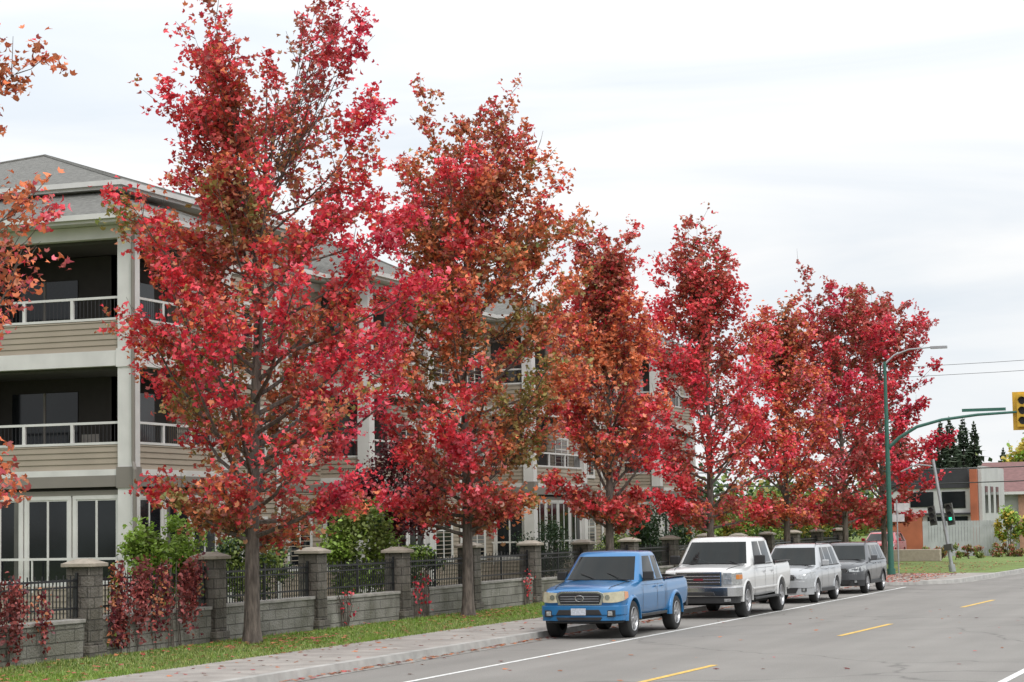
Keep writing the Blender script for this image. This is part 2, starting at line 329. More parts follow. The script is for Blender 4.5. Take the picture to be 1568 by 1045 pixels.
rng=np.random.default_rng(3)
def blades(name,N,s0,s1,d0,d1,h):
    x=s0+(s1-s0)*rng.uniform(size=N)**1.3; y=rng.uniform(d0,d1,N); 
    edge=rng.uniform(size=N)<.12; y[edge]=d0-.12*rng.uniform(size=edge.sum())**2
    hh=h*rng.uniform(.5,1.4,N)*(1+.35*np.sin(x*1.7)*np.sin(y*2.3+x)); a=rng.uniform(0,6.28,N); w=.012
    b=np.stack([x,y,np.full(N,.124)],1); t=b+np.stack([rng.normal(size=N)*.03,rng.normal(size=N)*.03,hh],1); o=np.stack([np.cos(a)*w,np.sin(a)*w,np.zeros(N)],1)
    V=np.stack([b-o,b+o,t],1).reshape(-1,3)
    me=bpy.data.meshes.new(name); me.vertices.add(3*N); me.vertices.foreach_set('co',V.ravel().astype(np.float32)); me.loops.add(3*N)
    me.loops.foreach_set('vertex_index',np.arange(3*N,dtype=np.int32)); me.polygons.add(N); me.polygons.foreach_set('loop_start',(np.arange(N)*3).astype(np.int32)); me.update(calc_edges=True)
    at=me.color_attributes.new('Col','FLOAT_COLOR','POINT'); pal=np.array([(.22,.33,.05),(.16,.27,.04),(.32,.34,.11),(.13,.20,.04)]); f=field(b,rng,.8)
    c=pal[np.clip((f*1+1.5+rng.normal(size=N)*.9),0,3).astype(int)]*rng.uniform(.8,1.2,(N,1))
    cc=np.ones((N,3,4),np.float32); cc[:,:,:3]=c[:,None,:]; at.data.foreach_set('color',cc.ravel()); me.materials.append(LEAF)
    link(bpy.data.objects.new(name,me))
blades('grass',65000,26,76,17.72,20.75,.055)
def litter(N,f): return [f() for i in range(N)]
P=litter(700,lambda:(random.uniform(27,75),random.uniform(17.7,20.7),.18))+litter(900,lambda:(random.uniform(27,76),15.25-abs(random.gauss(0,.13)),.02))\
 +litter(380,lambda:(random.uniform(27,76),15.5+2.2*random.random()**.7,.146))+litter(2600,lambda:(random.uniform(75.8,88),13.0+random.random()**.8*4.6,.15))\
 +litter(900,lambda:(random.uniform(88,110),random.uniform(13,19),.16))+litter(90,lambda:(random.uniform(28,60),random.uniform(5,15),.012))
for tx in (26.9,38.9,50.6,62.4): P+=litter(200,lambda:(tx+random.gauss(0,1.5),19.4+random.gauss(0,.7),.18))
P=np.array(P); rngl=np.random.default_rng(5)
leafmesh('fallen_leaves',P,.10*rngl.uniform(.6,1.2,len(P)),colours(P,rngl,['vdull','brown','rust','dull','crimson'],[3,3,2,2,1.2],10,0),rngl,MAPLE,flat=True)

# ---------------------------------------------------------------- wall, pillars, fence
pil=[34.5+4.82*k for k in range(-3,15)]
Y0=20.9
mb=MB(); 
for i in range(len(pil)-1):
    a,b=pil[i]+.24,pil[i+1]-.24; h=.78+.03*math.sin(i*2.1)
    mb.box(a,b,Y0+.06,Y0+.36,.08,h); mb.box(a,b,Y0+.03,Y0+.39,h,h+.07,1)
mb.obj('retaining_wall',[WALLM,M('wall_coping',(.29,.275,.25),.9,var=.25,scale=4,bump=.4)],bevel=.012)
for p in pil:
    E=empty('stone_pillar',(p,Y0+.21,0)); h=1.78+random.uniform(-.04,.04); mb=MB(); w=.245
    mb.box(-w-.05,w+.05,-w-.05,w+.05,.08,.34); mb.box(-w,w,-w,w,.34,h); mb.obj('shaft',PILLM,E,bevel=.02)
    mb=MB(); mb.box(-w-.07,w+.07,-w-.07,w+.07,h,h+.07)
    mb.add([(-w-.05,-w-.05,h+.07),(w+.05,-w-.05,h+.07),(w+.05,w+.05,h+.07),(-w-.05,w+.05,h+.07),(-.1,-.1,h+.15),(.1,-.1,h+.15),(.1,.1,h+.15),(-.1,.1,h+.15)],[(0,1,5,4),(1,2,6,5),(2,3,7,6),(3,0,4,7),(4,5,6,7)])
    mb.obj('cap',CAPM,E,bevel=.012)
mb=MB()
for i in range(len(pil)-1):
    a,b=pil[i]+.25,pil[i+1]-.25; yc=Y0+.21
    mb.box(a,b,yc-.02,yc+.02,1.0,1.035); mb.box(a,b,yc-.02,yc+.02,1.50,1.54); mb.box(a,b,yc-.02,yc+.02,1.385,1.415)
    k=int((b-a)/.115)
    for j in range(k+1):
        x=a+(b-a)*j/k; mb.box(x-.009,x+.009,yc-.009,yc+.009,.85,1.62 if j%2 else 1.56)
    for x in (a+.03,(a+b)/2,b-.03): mb.box(x-.022,x+.022,yc-.022,yc+.022,.85,1.66)
mb.obj('iron_fence',IRON)
# ---------------------------------------------------------------- apartment building
B=empty('apartment_building')
CEIL=M('balcony_soffit_painted_shade',(.05,.046,.04),.8)  # ceiling colour kept dark to carry the balcony shade
CURT=M('curtain_behind_glass',(.085,.082,.075),.3,var=.35,scale=2,stretch=(6,6,.4))
MATS=[SIDING,WHITE,BELT,GLASS,BLIND,SIDED,IRON,CEIL,CURT]
class Fc:
    def __init__(s,mb,ax,pos): s.mb=mb; s.ax=ax; s.p=pos
    def box(s,a0,a1,o0,o1,z0,z1,m):
        if s.ax=='Y': s.mb.box(a0,a1,s.p-o1,s.p-o0,z0,z1,m)
        else: s.mb.box(s.p-o1,s.p-o0,a0,a1,z0,z1,m)
    def siding(s,a0,a1,z0,z1,m=0):
        z=z0; 
        while z<z1-.01:
            t=min(z+.145,z1); 
            pts=[(a0,.030,z),(a1,.030,z),(a1,.006,t),(a0,.006,t),(a0,.0,z),(a1,.0,z)]
            V=[(a,s.p-o,zz) if s.ax=='Y' else (s.p-o,a,zz) for a,o,zz in pts]
            s.mb.add(V,[(0,1,2,3),(4,5,1,0)],m); z=t
    def window(s,a0,a1,z0,z1,n=2,bl=None,o=.0,trans=False,door=False):
        t=.10
        s.box(a0-t,a1+t,o,o+.055,z1,z1+t,1); s.box(a0-t,a1+t,o,o+.07,z0-t,z0,1); s.box(a0-t,a0,o,o+.052,z0,z1,1); s.box(a1,a1+t,o,o+.052,z0,z1,1)
        if bl is None: bl=random.random()<.3
        if bl:
            zm=z0+(z1-z0)*random.choice((0,.3,.5)); s.box(a0,a1,o,o+.026,zm,z1,4); 
            if zm>z0: s.box(a0,a1,o,o+.026,z0,zm,3)
        else:
            s.box(a0,a1,o,o+.026,z0,z1,3)
            if random.random()<.5: q=(a1-a0)*random.uniform(.12,.25); s.box(a0,a0+q,o+.0262,o+.0266,z0,z1,8)
        for i in range(1,n):
            a=a0+(a1-a0)*i/n; s.box(a-.03,a+.03,o+.027,o+.042,z0,z1,1)
        for q in (a0,a1-.035): s.box(q,q+.035,o+.027,o+.04,z0,z1,1)
        s.box(a0+.035,a1-.035,o+.027,o+.039,z0,z0+.035,1); s.box(a0+.035,a1-.035,o+.027,o+.039,z1-.035,z1,1)
        if trans: s.box(a0+.035,a1-.035,o+.027,o+.0385,z1-.45,z1-.40,1)
mb=MB()
YM=28.9; ZT=10.0
XE=104
mb.box(51.9,XE,YM,44,0,ZT,0); mb.box(48.5,51.89,34.1,44,0,ZT,0)
def bay(x0,x1,yf):
    cw=.40; yq=YM if x0>50 else 34
    for zb_,zt_,mm in ((3.5,3.78,2),(3.78,3.93,1),(6.5,6.62,1),(6.62,6.88,1),(9.7,10.02,1)):
        mb.box(x0+.03,x1-.03,yf+.03,yq,zb_,zt_,mm)
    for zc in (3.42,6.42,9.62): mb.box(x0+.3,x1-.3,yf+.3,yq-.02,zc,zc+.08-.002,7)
    for cx in (x0,x1-cw):
        mb.box(cx,cx+cw,yf,yf+cw,.1,9.7,1)
        mb.box(cx-.03,cx+cw+.03,yf-.03,yf+cw+.03,3.46,3.98,2); mb.box(cx-.03,cx+cw+.03,yf-.03,yf+cw+.03,6.46,6.92,1)
    faces=[(Fc(mb,'Y',yf+.12),x0+cw,x1-cw)]
    yb=YM if x0>50 else 33.6
    faces.append((Fc(mb,'X',x0+.12),yf+cw,yb-(.0 if x0>50 else .4)))
    for f,a0,a1 in faces:
        f.box(a0,a1,-.1,0,3.93,4.55,0); f.siding(a0,a1,3.93,4.55); f.box(a0,a1,-.13,.03,4.55,4.61,1)
        f.box(a0,a1,-.1,0,6.88,7.65,0); f.siding(a0,a1,6.88,7.65); f.box(a0,a1,-.13,.03,7.65,7.71,1)
        for zb_,zt_ in ((4.61,5.12),(7.71,8.25)):
            f.box(a0,a1,-.09,-.02,zt_-.06,zt_,1)
            k=max(1,int(round((a1-a0)/1.6)))
            for i in range(1,k): a=a0+(a1-a0)*i/k; f.box(a-.04,a+.04,-.09,-.02,zb_,zt_-.06,1)
            q=a0+.08
            while q<a1: f.box(q-.006,q+.006,-.065,-.05,zb_,zt_-.06,6); q+=.11
        f.box(a0,a1,-.1,0,.1,1.05,0); f.siding(a0,a1,.1,1.05)
        k=max(1,int(round((a1-a0)/1.45))); ww=(a1-a0)/k
        for i in range(k): f.window(a0+ww*i+.12,a0+ww*(i+1)-.12,1.15,3.2,2,bl=False,o=-.08)
        f.box(a0,a1,-.1,-.0805,1.05,3.42,0); f.box(a0,a1,-.08,-.02,3.30,3.42,2)
        f.box(a0,a1,.18,.22,1.70,1.76,1)
        q=a0
        while q<a1: f.box(q-.02,q+.02,.185,.215,.9,1.70,1); q+=1.2
    if x0<50:
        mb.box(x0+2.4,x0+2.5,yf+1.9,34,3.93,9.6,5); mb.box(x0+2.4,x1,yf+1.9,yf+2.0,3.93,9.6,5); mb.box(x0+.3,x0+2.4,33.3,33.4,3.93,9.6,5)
        f=Fc(mb,'X',x0+2.4)
        for z in (3.95,6.9): f.box(30.2,32.2,0,.03,z,z+2.1,3); f.box(31.17,31.23,.03,.05,z,z+2.1,2)
        mb.box(x0,x0+.42,33.6,34.02,.1,9.7,1)
        # balcony chair
        for z in (3.95,6.9):
            mb.box(x0+1.3,x0+1.8,29.2,29.7,z+.4,z+.46,2); mb.box(x0+1.75,x0+1.8,29.2,29.7,z+.46,z+.95,2)
    else:
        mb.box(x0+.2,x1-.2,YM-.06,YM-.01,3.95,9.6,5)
    f=Fc(mb,'Y',YM-.06 if x0>50 else yf+1.9)
    for z in (3.95,6.9): f.box(x0+(1 if x0>50 else 2.8),x0+(3 if x0>50 else 4.4),0,.03,z,z+2.1,3)
bays=[(46.65,51.8),(61,66.2),(76.0,82.4),(92.8,98.8)]
for a,b in bays: bay(a,b,27.2)
mb.tube([(46.55,27.1,9.9),(46.58,27.12,9.5),(46.58,27.12,4.1),(46.53,27.05,3.9),(46.53,27.05,.2)],.05,8,2)
f=Fc(mb,'Y',YM)
seg=[(51.9,61),(66.2,76.0),(82.4,92.8),(98.8,XE)]
for a,b in seg:
    f.siding(a,b,.1,3.5); f.box(a,b,0,.05,3.5,3.72,2); f.siding(a,b,3.72,6.6); f.box(a,b,0,.05,6.6,6.8,1); f.siding(a,b,6.8,9.75); f.box(a,b,0,.06,9.75,ZT,1)
    k=3 if b-a>7 else 1; ww=(b-a)/k
    for i in range(k):
        c=a+ww*(i+.5)
        for z in (1.2,4.4,7.45): f.window(c-.75,c+.75,z,z+1.45,2,trans=True)
        if i: 
            q=a+ww*i; f.box(q-.12,q+.12,.055,.085,.1,9.75,1)
mb.box(48.4,48.5,34.1,44,0,ZT,0); f=Fc(mb,'X',48.4); f.siding(34.1,44,.1,9.7)
mb.obj('walls_and_windows',MATS,B)
def hip(mb,x0,x1,y0,y1,ze,pitch,ov=.5,fas=.22):
    x0-=ov;x1+=ov;y0-=ov;y1+=ov; h=min(x1-x0,y1-y0)/2; zr=ze+h*pitch
    if x1-x0>=y1-y0: r=[(x0+h,(y0+y1)/2,zr),(x1-h,(y0+y1)/2,zr)]; fs=[(0,1,5,4),(1,2,5),(2,3,4,5),(3,0,4)]
    else: r=[((x0+x1)/2,y0+h,zr),((x0+x1)/2,y1-h,zr)]; fs=[(0,1,4),(1,2,5,4),(2,3,5),(3,0,4,5)]
    mb.add([(x0,y0,ze),(x1,y0,ze),(x1,y1,ze),(x0,y1,ze)]+r,fs,0)
    mb.box(x0+.03,x1-.03,y0+.03,y1-.03,ze-fas,ze-.004,1)
    for (a,b,c,d) in ((x0-.08,x1+.08,y0-.08,y0+.028),(x0-.08,x0+.028,y0+.03,y1)): mb.box(a,b,c,d,ze-.14,ze-.01,1)
    for p,q in (((x0,y0),r[0]),((x0,y1),r[0] if x1-x0>=y1-y0 else r[1]),((x1,y0),r[1] if x1-x0>=y1-y0 else r[0])):
        mb.tube([(p[0],p[1],ze+.01),(q[0],q[1],q[2]+.01)],.05,5,0)
mb=MB()
hip(mb,46.65,52.2,27.2,36,10.25,.42,.5)
mb.box(48.6,60,28.9,40,10.03,11.2,2)
hip(mb,48.6,60,28.9,40,11.42,.33,.55)
hip(mb,58,XE,YM,44,10.25,.30,.5)
for a,b in bays[1:]: hip(mb,a,b,27.2,34,10.26,.50,.45)
mb.box(51.2,51.7,30.9,31.3,12.0,12.28,3)
mb.obj('roof',[SHINGLE,WHITE,SIDING,IRON],B)
mb=MB(); 
mb.add([(46.85,31.8,10.3),(46.85,37.2,10.3),(46.85,34.5,11.35),(50,31.8,10.3),(50,37.2,10.3),(50,34.5,11.35)],[(0,2,5,3),(2,1,4,5)],0)
mb.add([(46.98,32.0,10.27),(46.98,37,10.27),(46.98,34.5,11.22)],[(0,1,2)],2)
for s_ in (31.8,37.2): mb.add([(46.8,s_,10.12),(46.8,34.5,11.17),(46.8,34.5,11.37),(46.8,s_,10.32)],[(0,1,2,3)],1)
mb.obj('side_gable',[SHINGLE,WHITE,SIDING],B)

# ---------------------------------------------------------------- shrubs and vines
bush('green_shrub',(39.6,22.3,1.75),(1.25,.8,.95),1,['lime','lime','green','dgreen'],[3,2.5,2,.6],n=5200,leaf=.10)
bush('green_shrub',(50.2,22.6,1.7),(1.5,1.0,1.45),2,['lime','green','green','dgreen'],[3,2.4,2,1],n=6500,leaf=.11,clumps=34)
bush('green_shrub',(45.6,23.4,1.5),(1.2,1.0,1.1),3,['green','dgreen','lime'],[2,2,1],n=3800,leaf=.10)
bush('green_shrub',(54.2,22.9,1.1),(1.1,.8,.8),14,['green','lime','dgreen'],[1.5,1,2],n=2600,leaf=.10)
bush('purple_plum_tree',(55.8,23.9,3.3),(1.75,1.4,1.6),4,['dark','dark','vdull','crimson'],[3,3,1.5,.5],n=7500,leaf=.11,clumps=40)
bush('dark_evergreen_shrub',(66.0,23.2,1.4),(1.5,1.0,1.0),5,['dgreen','dgreen','green'],[3,2,.8],n=5000,leaf=.07)
bush('green_shrub',(73,23.0,1.2),(1.4,.9,.8),6,['green','dgreen','lime'],[2,2,.6],n=3000,leaf=.10)
bush('dark_evergreen_shrub',(80.5,23.5,1.8),(2.6,1.2,1.5),7,['dgreen','dgreen','green'],[3,2,1],n=6500,leaf=.10,clumps=40)
bush('green_shrub',(87.5,23.2,1.5),(2.2,1.2,1.2),8,['lime','green','yellow','green'],[1.4,2,1,1],n=4500,leaf=.13)
bush('green_shrub',(94.5,23.2,1.6),(2.8,1.4,1.5),9,['green','lime','dgreen','yellow'],[2,1.6,1.6,.7],n=5500,leaf=.14,clumps=36)
bush('green_shrub',(102.5,23.0,1.7),(3.0,1.4,1.5),10,['green','yellow','lime','dgreen'],[2,1,1.2,2],n=5000,leaf=.15,clumps=36)
bush('green_shrub',(111,24.0,1.6),(3.0,2.0,1.9),15,['dgreen','dgreen','green','yellow'],[2,1,1.2,.4],n=5000,leaf=.18,clumps=36)
def vine(name,s0,s1,z0,z1,n,seed,clumps=24,names=('vdull','dull','dark','rust','green'),w=(3.2,1.8,2,1,1),drop=.42):
    rng=np.random.default_rng(seed); P=[]
    for i in range(clumps):
        c=np.array([rng.uniform(s0,s1),0,z0+(z1-z0)*(.25+.75*rng.random()**.6)]); m=int(n/clumps*rng.uniform(.3,1.7))
        q=rng.normal(size=(m,3))*np.array([.13,.06,.13]); q[:,2]-=np.abs(rng.normal(size=m))*drop
        P.append(c+q)
    P=np.concatenate(P); P[:,1]=Y0-np.abs(P[:,1])-.02; P=P[P[:,2]>z0-.1]
    mb=MB(); 
    for i in range(9):
        x=rng.uniform(s0,s1); mb.tube([(x,Y0+.01,.12),(x+rng.uniform(-.2,.2),Y0-.02,(z0+z1)/2),(x+rng.uniform(-.3,.3),Y0+.0,z1)],[.014,.011,.007],4)
    E=empty(name,(0,0,0)); mb.obj('stems',BARK,E)
    leafmesh('foliage',P,.085*rng.uniform(.5,1.3,len(P)),colours(P,rng,list(names),list(w),2,0,sc=2.5),rng,OVAL,E,up=-.2)
vine('red_creeper',35.0,38.4,.35,1.78,3000,1,26)
vine('red_creeper',29.8,32.9,.25,1.5,1700,2,18)
for i,(s,z1,n) in enumerate([(45.3,.95,40),(49.5,1.05,50),(57.6,.95,45),(50.1,1.3,25)]):
    vine('red_creeper',s-.2,s+.35,.25,z1,n,30+i,9,('red','crimson','dull'),(3,2,1),.15)

# ---------------------------------------------------------------- vehicles
def paint(name,col,metal=.3,rough=.30): return M(name,col,rough,metal,var=.02,scale=3,coat=.7)
BLUE=paint('blue_paint',(.016,.155,.37),.2); WPAINT=paint('white_paint',(.60,.60,.59),.0); DSILV=paint('grey_paint',(.085,.088,.095),.4); REDP=paint('red_paint',(.40,.02,.03),.2); PEARL=paint('silver_paint',(.40,.41,.42),.35)
BLACK=M('black_plastic',(.02,.02,.021),.55); TYRE=M('tyre_rubber',(.02,.02,.02),.85); CHROME=M('chrome',(.65,.66,.68),.14,1.0,var=.03); RIM=M('alloy_rim',(.42,.42,.43),.32,.8)
CARGL=M('car_glass',(.008,.011,.011),.05,spec=.25,var=.3,scale=1.5); LAMP=M('headlamp_lens',(.42,.43,.43),.12,.4,coat=1,var=.3,scale=18); AMBER=M('amber_lens',(.6,.20,.03),.2,coat=1); PLATE=M('licence_plate',(.50,.53,.58),.4,var=.2,scale=30)
WELL=M('wheel_well',(.008,.008,.008),.95); HAZE=M('fog_headlamp_yellowed',(.48,.44,.30),.15,.1,coat=1,var=.15,scale=12)
SEC=[(0,0),(.80,0),(.93,.05),(.975,.14),(.99,.30),(1.0,.50),(1.003,.62),(.985,.80),(.962,.90),(.93,.97),(.87,1.0)]
def loftbody(st,crown=.03):
    vs=[];n=0
    for (x,hw,zb,zt) in st:
        ring=[(x,-fy*hw,zb+fz*(zt-zb)) for fy,fz in SEC]+[(x,-.45*hw,zt+crown*.8),(x,0,zt+crown),(x,.45*hw,zt+crown*.8)]+[(x,fy*hw,zb+fz*(zt-zb)) for fy,fz in SEC[:0:-1]]
        n=len(ring); vs+=ring
    k=len(st); fs=[]
    for i in range(k-1):
        for j in range(n): fs.append((i*n+j,(i+1)*n+j,(i+1)*n+(j+1)%n,i*n+(j+1)%n))
    fs+= [tuple(range(n)),tuple(range((k-1)*n,k*n))[::-1]]
    return vs,fs
def interp_st(st,step=.12):
    out=[]
    for a,b in zip(st[:-1],st[1:]):
        m=max(1,int((b[0]-a[0])/step))
        for i in range(m): t=i/m; out.append(tuple(a[q]*(1-t)+b[q]*t for q in range(4)))
    out.append(st[-1]); return out
def fixn(o):
    bm=bmesh.new(); bm.from_mesh(o.data); bmesh.ops.recalc_face_normals(bm,faces=bm.faces); bm.to_mesh(o.data); bm.free()
def cut(o,cutters):
    for c in cutters:
        md=o.modifiers.new('b','BOOLEAN'); md.operation='DIFFERENCE'; md.object=c; md.solver='EXACT'
    bpy.context.view_layer.update()
    dg=bpy.context.evaluated_depsgraph_get(); me=bpy.data.meshes.new_from_object(o.evaluated_get(dg))
    o.modifiers.clear(); o.data=me
    for c in cutters: bpy.data.objects.remove(c)
    me.polygons.foreach_set('use_smooth',[True]*len(me.polygons)); me.set_sharp_from_angle(angle=math.radians(32))
def wheel(E,x,y,r,w,side,rimmat=RIM,spokes=6):
    mb=MB(); n=32
    prof=[(r*.60,-w/2+.02),(r*.66,-w/2),(r*.88,-w/2),(r*.965,-w/2+.02),(r,-w/2+.05),(r,w/2-.05),(r*.965,w/2-.02),(r*.88,w/2),(r*.60,w/2)]
    vs=[(math.cos(2*math.pi*i/n)*a,b,math.sin(2*math.pi*i/n)*a) for i in range(n) for a,b in prof]; k=len(prof)
    mb.add(vs,[(i*k+j,i*k+j+1,((i+1)%n)*k+j+1,((i+1)%n)*k+j) for i in range(n) for j in range(k-1)],0)
    prof=[(r*.66,-w/2+.005),(r*.63,-w/2-.006),(r*.60,-w/2+.005),(r*.57,-w/2+.05),(r*.55,-w/2+.10)]
    vs=[(math.cos(2*math.pi*i/n)*a,b,math.sin(2*math.pi*i/n)*a) for i in range(n) for a,b in prof]; k=len(prof)
    mb.add(vs,[(i*k+j,i*k+j+1,((i+1)%n)*k+j+1,((i+1)%n)*k+j) for i in range(n) for j in range(k-1)],1)
    mb.add([(math.cos(2*math.pi*i/n)*r*.56,-w/2+.10,math.sin(2*math.pi*i/n)*r*.56) for i in range(n)],[tuple(range(n))],2)
    for s in range(spokes):
        a=2*math.pi*s/spokes; ca,sa=math.cos(a),math.sin(a); h0,h1=r*.13,r*.085; r0_,r1=r*.08,r*.61
        q=[(r0_,-h0),(r1,-h1),(r1,h1),(r0_,h0)]
        T=lambda u,v,y:(u*ca-v*sa,y,u*sa+v*ca)
        mb.add([T(u,v,-w/2+.012+(.012 if i in(0,3) else 0)) for i,(u,v) in enumerate(q)]+[T(u,v,-w/2+.06) for u,v in q],[(0,1,2,3),(0,4,5,1),(1,5,6,2),(2,6,7,3),(3,7,4,0)],1)
    vs=[(math.cos(2*math.pi*i/12)*r*.14,yy,math.sin(2*math.pi*i/12)*r*.14) for yy in (-w/2+.0,-w/2+.08) for i in range(12)]
    mb.add(vs,[tuple(range(12))]+[(i,(i+1)%12,12+(i+1)%12,12+i) for i in range(12)],1)
    o=mb.obj('wheel',[TYRE,rimmat,WELL],E,smooth=True,ang=35); o.location=(x,y,r)
    if side>0: o.rotation_euler=(0,0,math.pi)
def cab(E,P,xf,xft,xr,xrt,zb,zt,wb,wt,side,rearglass=True,bow=.10):
    plan=[]
    for fy in (0,-.35,-.65,-.88):
        plan.append((xf+bow*fy*fy,fy*wb,xft+bow*.8*fy*fy,fy*wt,'G' if fy!=-.88 else 'P'))
    plan.append((xf+bow+.05,-.97*wb,xft+bow+.03,-.97*wt,'P'))
    for (a,b,t) in side: plan.append((a,-wb,b,-wt,t))
    plan.append((xr-.06,-.975*wb,xrt-.05,-.97*wt,'P')); plan.append((xr-.015,-.88*wb,xrt-.01,-.87*wt,'G' if rearglass else 'P')); plan.append((xr,0,xrt,0,None))
    half=plan; full_=half+[(p[0],-p[1],p[2],-p[3],None) for p in half[-2:0:-1]]
    segs=[p[4] for p in half[:-1]]; segs=segs+segs[::-1]
    n=len(full_); lv=[(-.10,0),(.0,0),(.07,0),(.85,0),(.92,.008),(.965,.03),(.99,.07),(1.0,.14)]
    vs=[]
    cxm=(xft+xrt)/2
    for v,ins in lv:
        tt=max(0,min(1,v)) if v>0 else v
        for (bx,by,tx,ty,_) in full_:
            bulge=math.sin(max(0,min(1,v))*math.pi)*.022
            x=bx+(tx-bx)*tt; y=by+(ty-by)*tt; y*=1+bulge
            x=x+(cxm-x)*ins; y=y*(1-ins)
            vs.append((x,y,zb+(zt-zb)*v+(0 if v<.9 else (zt-zb)*.02*(1-(y/wt)**2))))
    vs.append((cxm,0,zt+.03)); mb=MB(); fs=[];ms=[]
    for i in range(len(lv)-1):
        for j in range(n):
            g=1 if (i==2 and segs[j]=='G') else 0
            fs.append((i*n+j,i*n+(j+1)%n,(i+1)*n+(j+1)%n,(i+1)*n+j)); ms.append(g)
    L=len(lv)-1
    for j in range(n): fs.append((L*n+j,L*n+(j+1)%n,len(vs)-1)); ms.append(0)
    mb.v=[tuple(v) for v in vs]; mb.f=fs; mb.m=ms
    mb.obj('cab_and_glass',[P,CARGL],E,smooth=True,ang=40)
    mb=MB()
    a0=side[0][0]; a1=side[-1][0]
    for s in (-1,1): mb.box(a0-.05,a1+.02,s*(wb+.004),s*(wb+.016),zb+.015,zb+.04)
    mb.obj('window_seal',BLACK,E)
def flare(mb,cx,r,hw,zc,wid=.055,out=.03,m=0,a0=-2,a1=182):
    n=18
    for sgn in (-1,1):
        vs=[]
        for i in range(n+1):
            a=math.radians(a0+(a1-a0)*i/n); c,s=math.cos(a),math.sin(a)
            for rr,yy in ((r,hw-.06),(r,hw+out),(r+wid*.5,hw+out),(r+wid,hw-.004),(r+wid,hw-.06)):
                vs.append((cx+c*rr,sgn*yy,zc+s*rr))
        fs=[(i*5+j,i*5+j+1,(i+1)*5+j+1,(i+1)*5+j) for i in range(n) for j in range(4)]
        mb.add(vs,fs,m)
def wheels(E,ax,r,w,hw,rimmat=RIM,spokes=6):
    for x in ax:
        for s in (-1,1): wheel(E,x,s*(hw-w/2-.01),r,w,s,rimmat,spokes)
def bodymesh(E,P,st,ax,rw,hw,bed=None,crown=.03):
    vs,fs=loftbody(interp_st(st),crown); mb=MB(); mb.add(vs,fs); o=mb.obj('body',[P,WELL]); fixn(o)
    cs=[]
    for x in ax:
        for s in (-1,1):
            c=MB(); n=28; R=rw+.065
            y0,y1=(s*(hw-.30),s*(hw+.3)); 
            if y0>y1:y0,y1=y1,y0
            c.add([(x+math.cos(2*math.pi*i/n)*R,yy,rw+.02+math.sin(2*math.pi*i/n)*R) for yy in (y0,y1) for i in range(n)],[tuple(range(n)),tuple(range(n,2*n))[::-1]]+[((i+1)%n,i,n+i,n+(i+1)%n) for i in range(n)],1)
            co=c.obj('cut',[P,WELL]); fixn(co); cs.append(co)
    if bed:
        c=MB(); c.box(bed[0],bed[1],-hw+.13,hw-.13,bed[2],3,1); cs.append(c.obj('cut',[P,WELL]))
    cut(o,cs); o.parent=E
    mb=MB(); mb.box(.45,st[-1][0]-.3,-hw*.72,hw*.72,.30,st[4][2]+.06); mb.obj('chassis',WELL,E)
    return o
def sideline(mb,x,z0,z1,hw,dx=0,w=.008,m=0):
    for s in (-1,1): mb.add([(x-w,s*hw,z0),(x+w,s*hw,z0),(x+w+dx,s*hw,z1),(x-w+dx,s*hw,z1)],[(0,1,2,3)],m)
def mirror(E,P,x,y,z,sz=1):
    mb=MB()
    for s in (-1,1):
        Y=s*y; mb.prism([(x-.06*sz,Y),(x+.06*sz,Y),(x+.05*sz,Y+s*.20*sz),(x-.02*sz,Y+s*.21*sz)] if s>0 else [(x-.06*sz,Y),(x-.02*sz,Y-.21*sz),(x+.05*sz,Y-.20*sz),(x+.06*sz,Y)],z,z+.17*sz,0)
    mb.obj('door_mirrors',P,E,bevel=.025)
def ellipse_ring(mb,x,zc,a,b,t,m,n=24):
    vs=[]
    for i in range(n):
        q=2*math.pi*i/n
        for rr,xx in ((1,0),(1,-.012),(1-t,-.012),(1-t,0)): vs.append((x+xx,a*rr*math.cos(q),zc+b*rr*math.sin(q)))
    mb.add(vs,[(i*4+j,i*4+j+1,((i+1)%n)*4+j+1,((i+1)%n)*4+j) for i in range(n) for j in range(3)],m)
def poly_x(mb,pts,x0,x1,m):
    n=len(pts); mb.add([(x0,y,z) for y,z in pts]+[(x1,y,z) for y,z in pts],[tuple(range(n)),tuple(range(n,2*n))[::-1]]+[((i+1)%n,i,n+i,n+(i+1)%n) for i in range(n)],m)
def arcplan(pts,th):
    q=[(pts[1][0],-pts[1][1])]+list(pts)+[pts[-1]]; out=[]
    for i in range(1,len(q)-2):
        p0,p1,p2,p3=q[i-1],q[i],q[i+1],q[i+2]
        for t in (0,.33,.66):
            out.append(tuple(.5*((2*p1[k])+(-p0[k]+p2[k])*t+(2*p0[k]-5*p1[k]+4*p2[k]-p3[k])*t*t+(-p0[k]+3*p1[k]-3*p2[k]+p3[k])*t**3) for k in (0,1)))
    out.append(tuple(pts[-1])); pts=[(x,max(0,y)) for x,y in out]; pts[0]=(pts[0][0],0)
    outer=[(x,-y) for x,y in pts[::-1]]+[(x,y) for x,y in pts if y>0]
    inner=[(x+th,y*(.97)) for x,y in outer[::-1]]; return outer+inner
SEAM=M('panel_gap',(.015,.015,.017),.8)
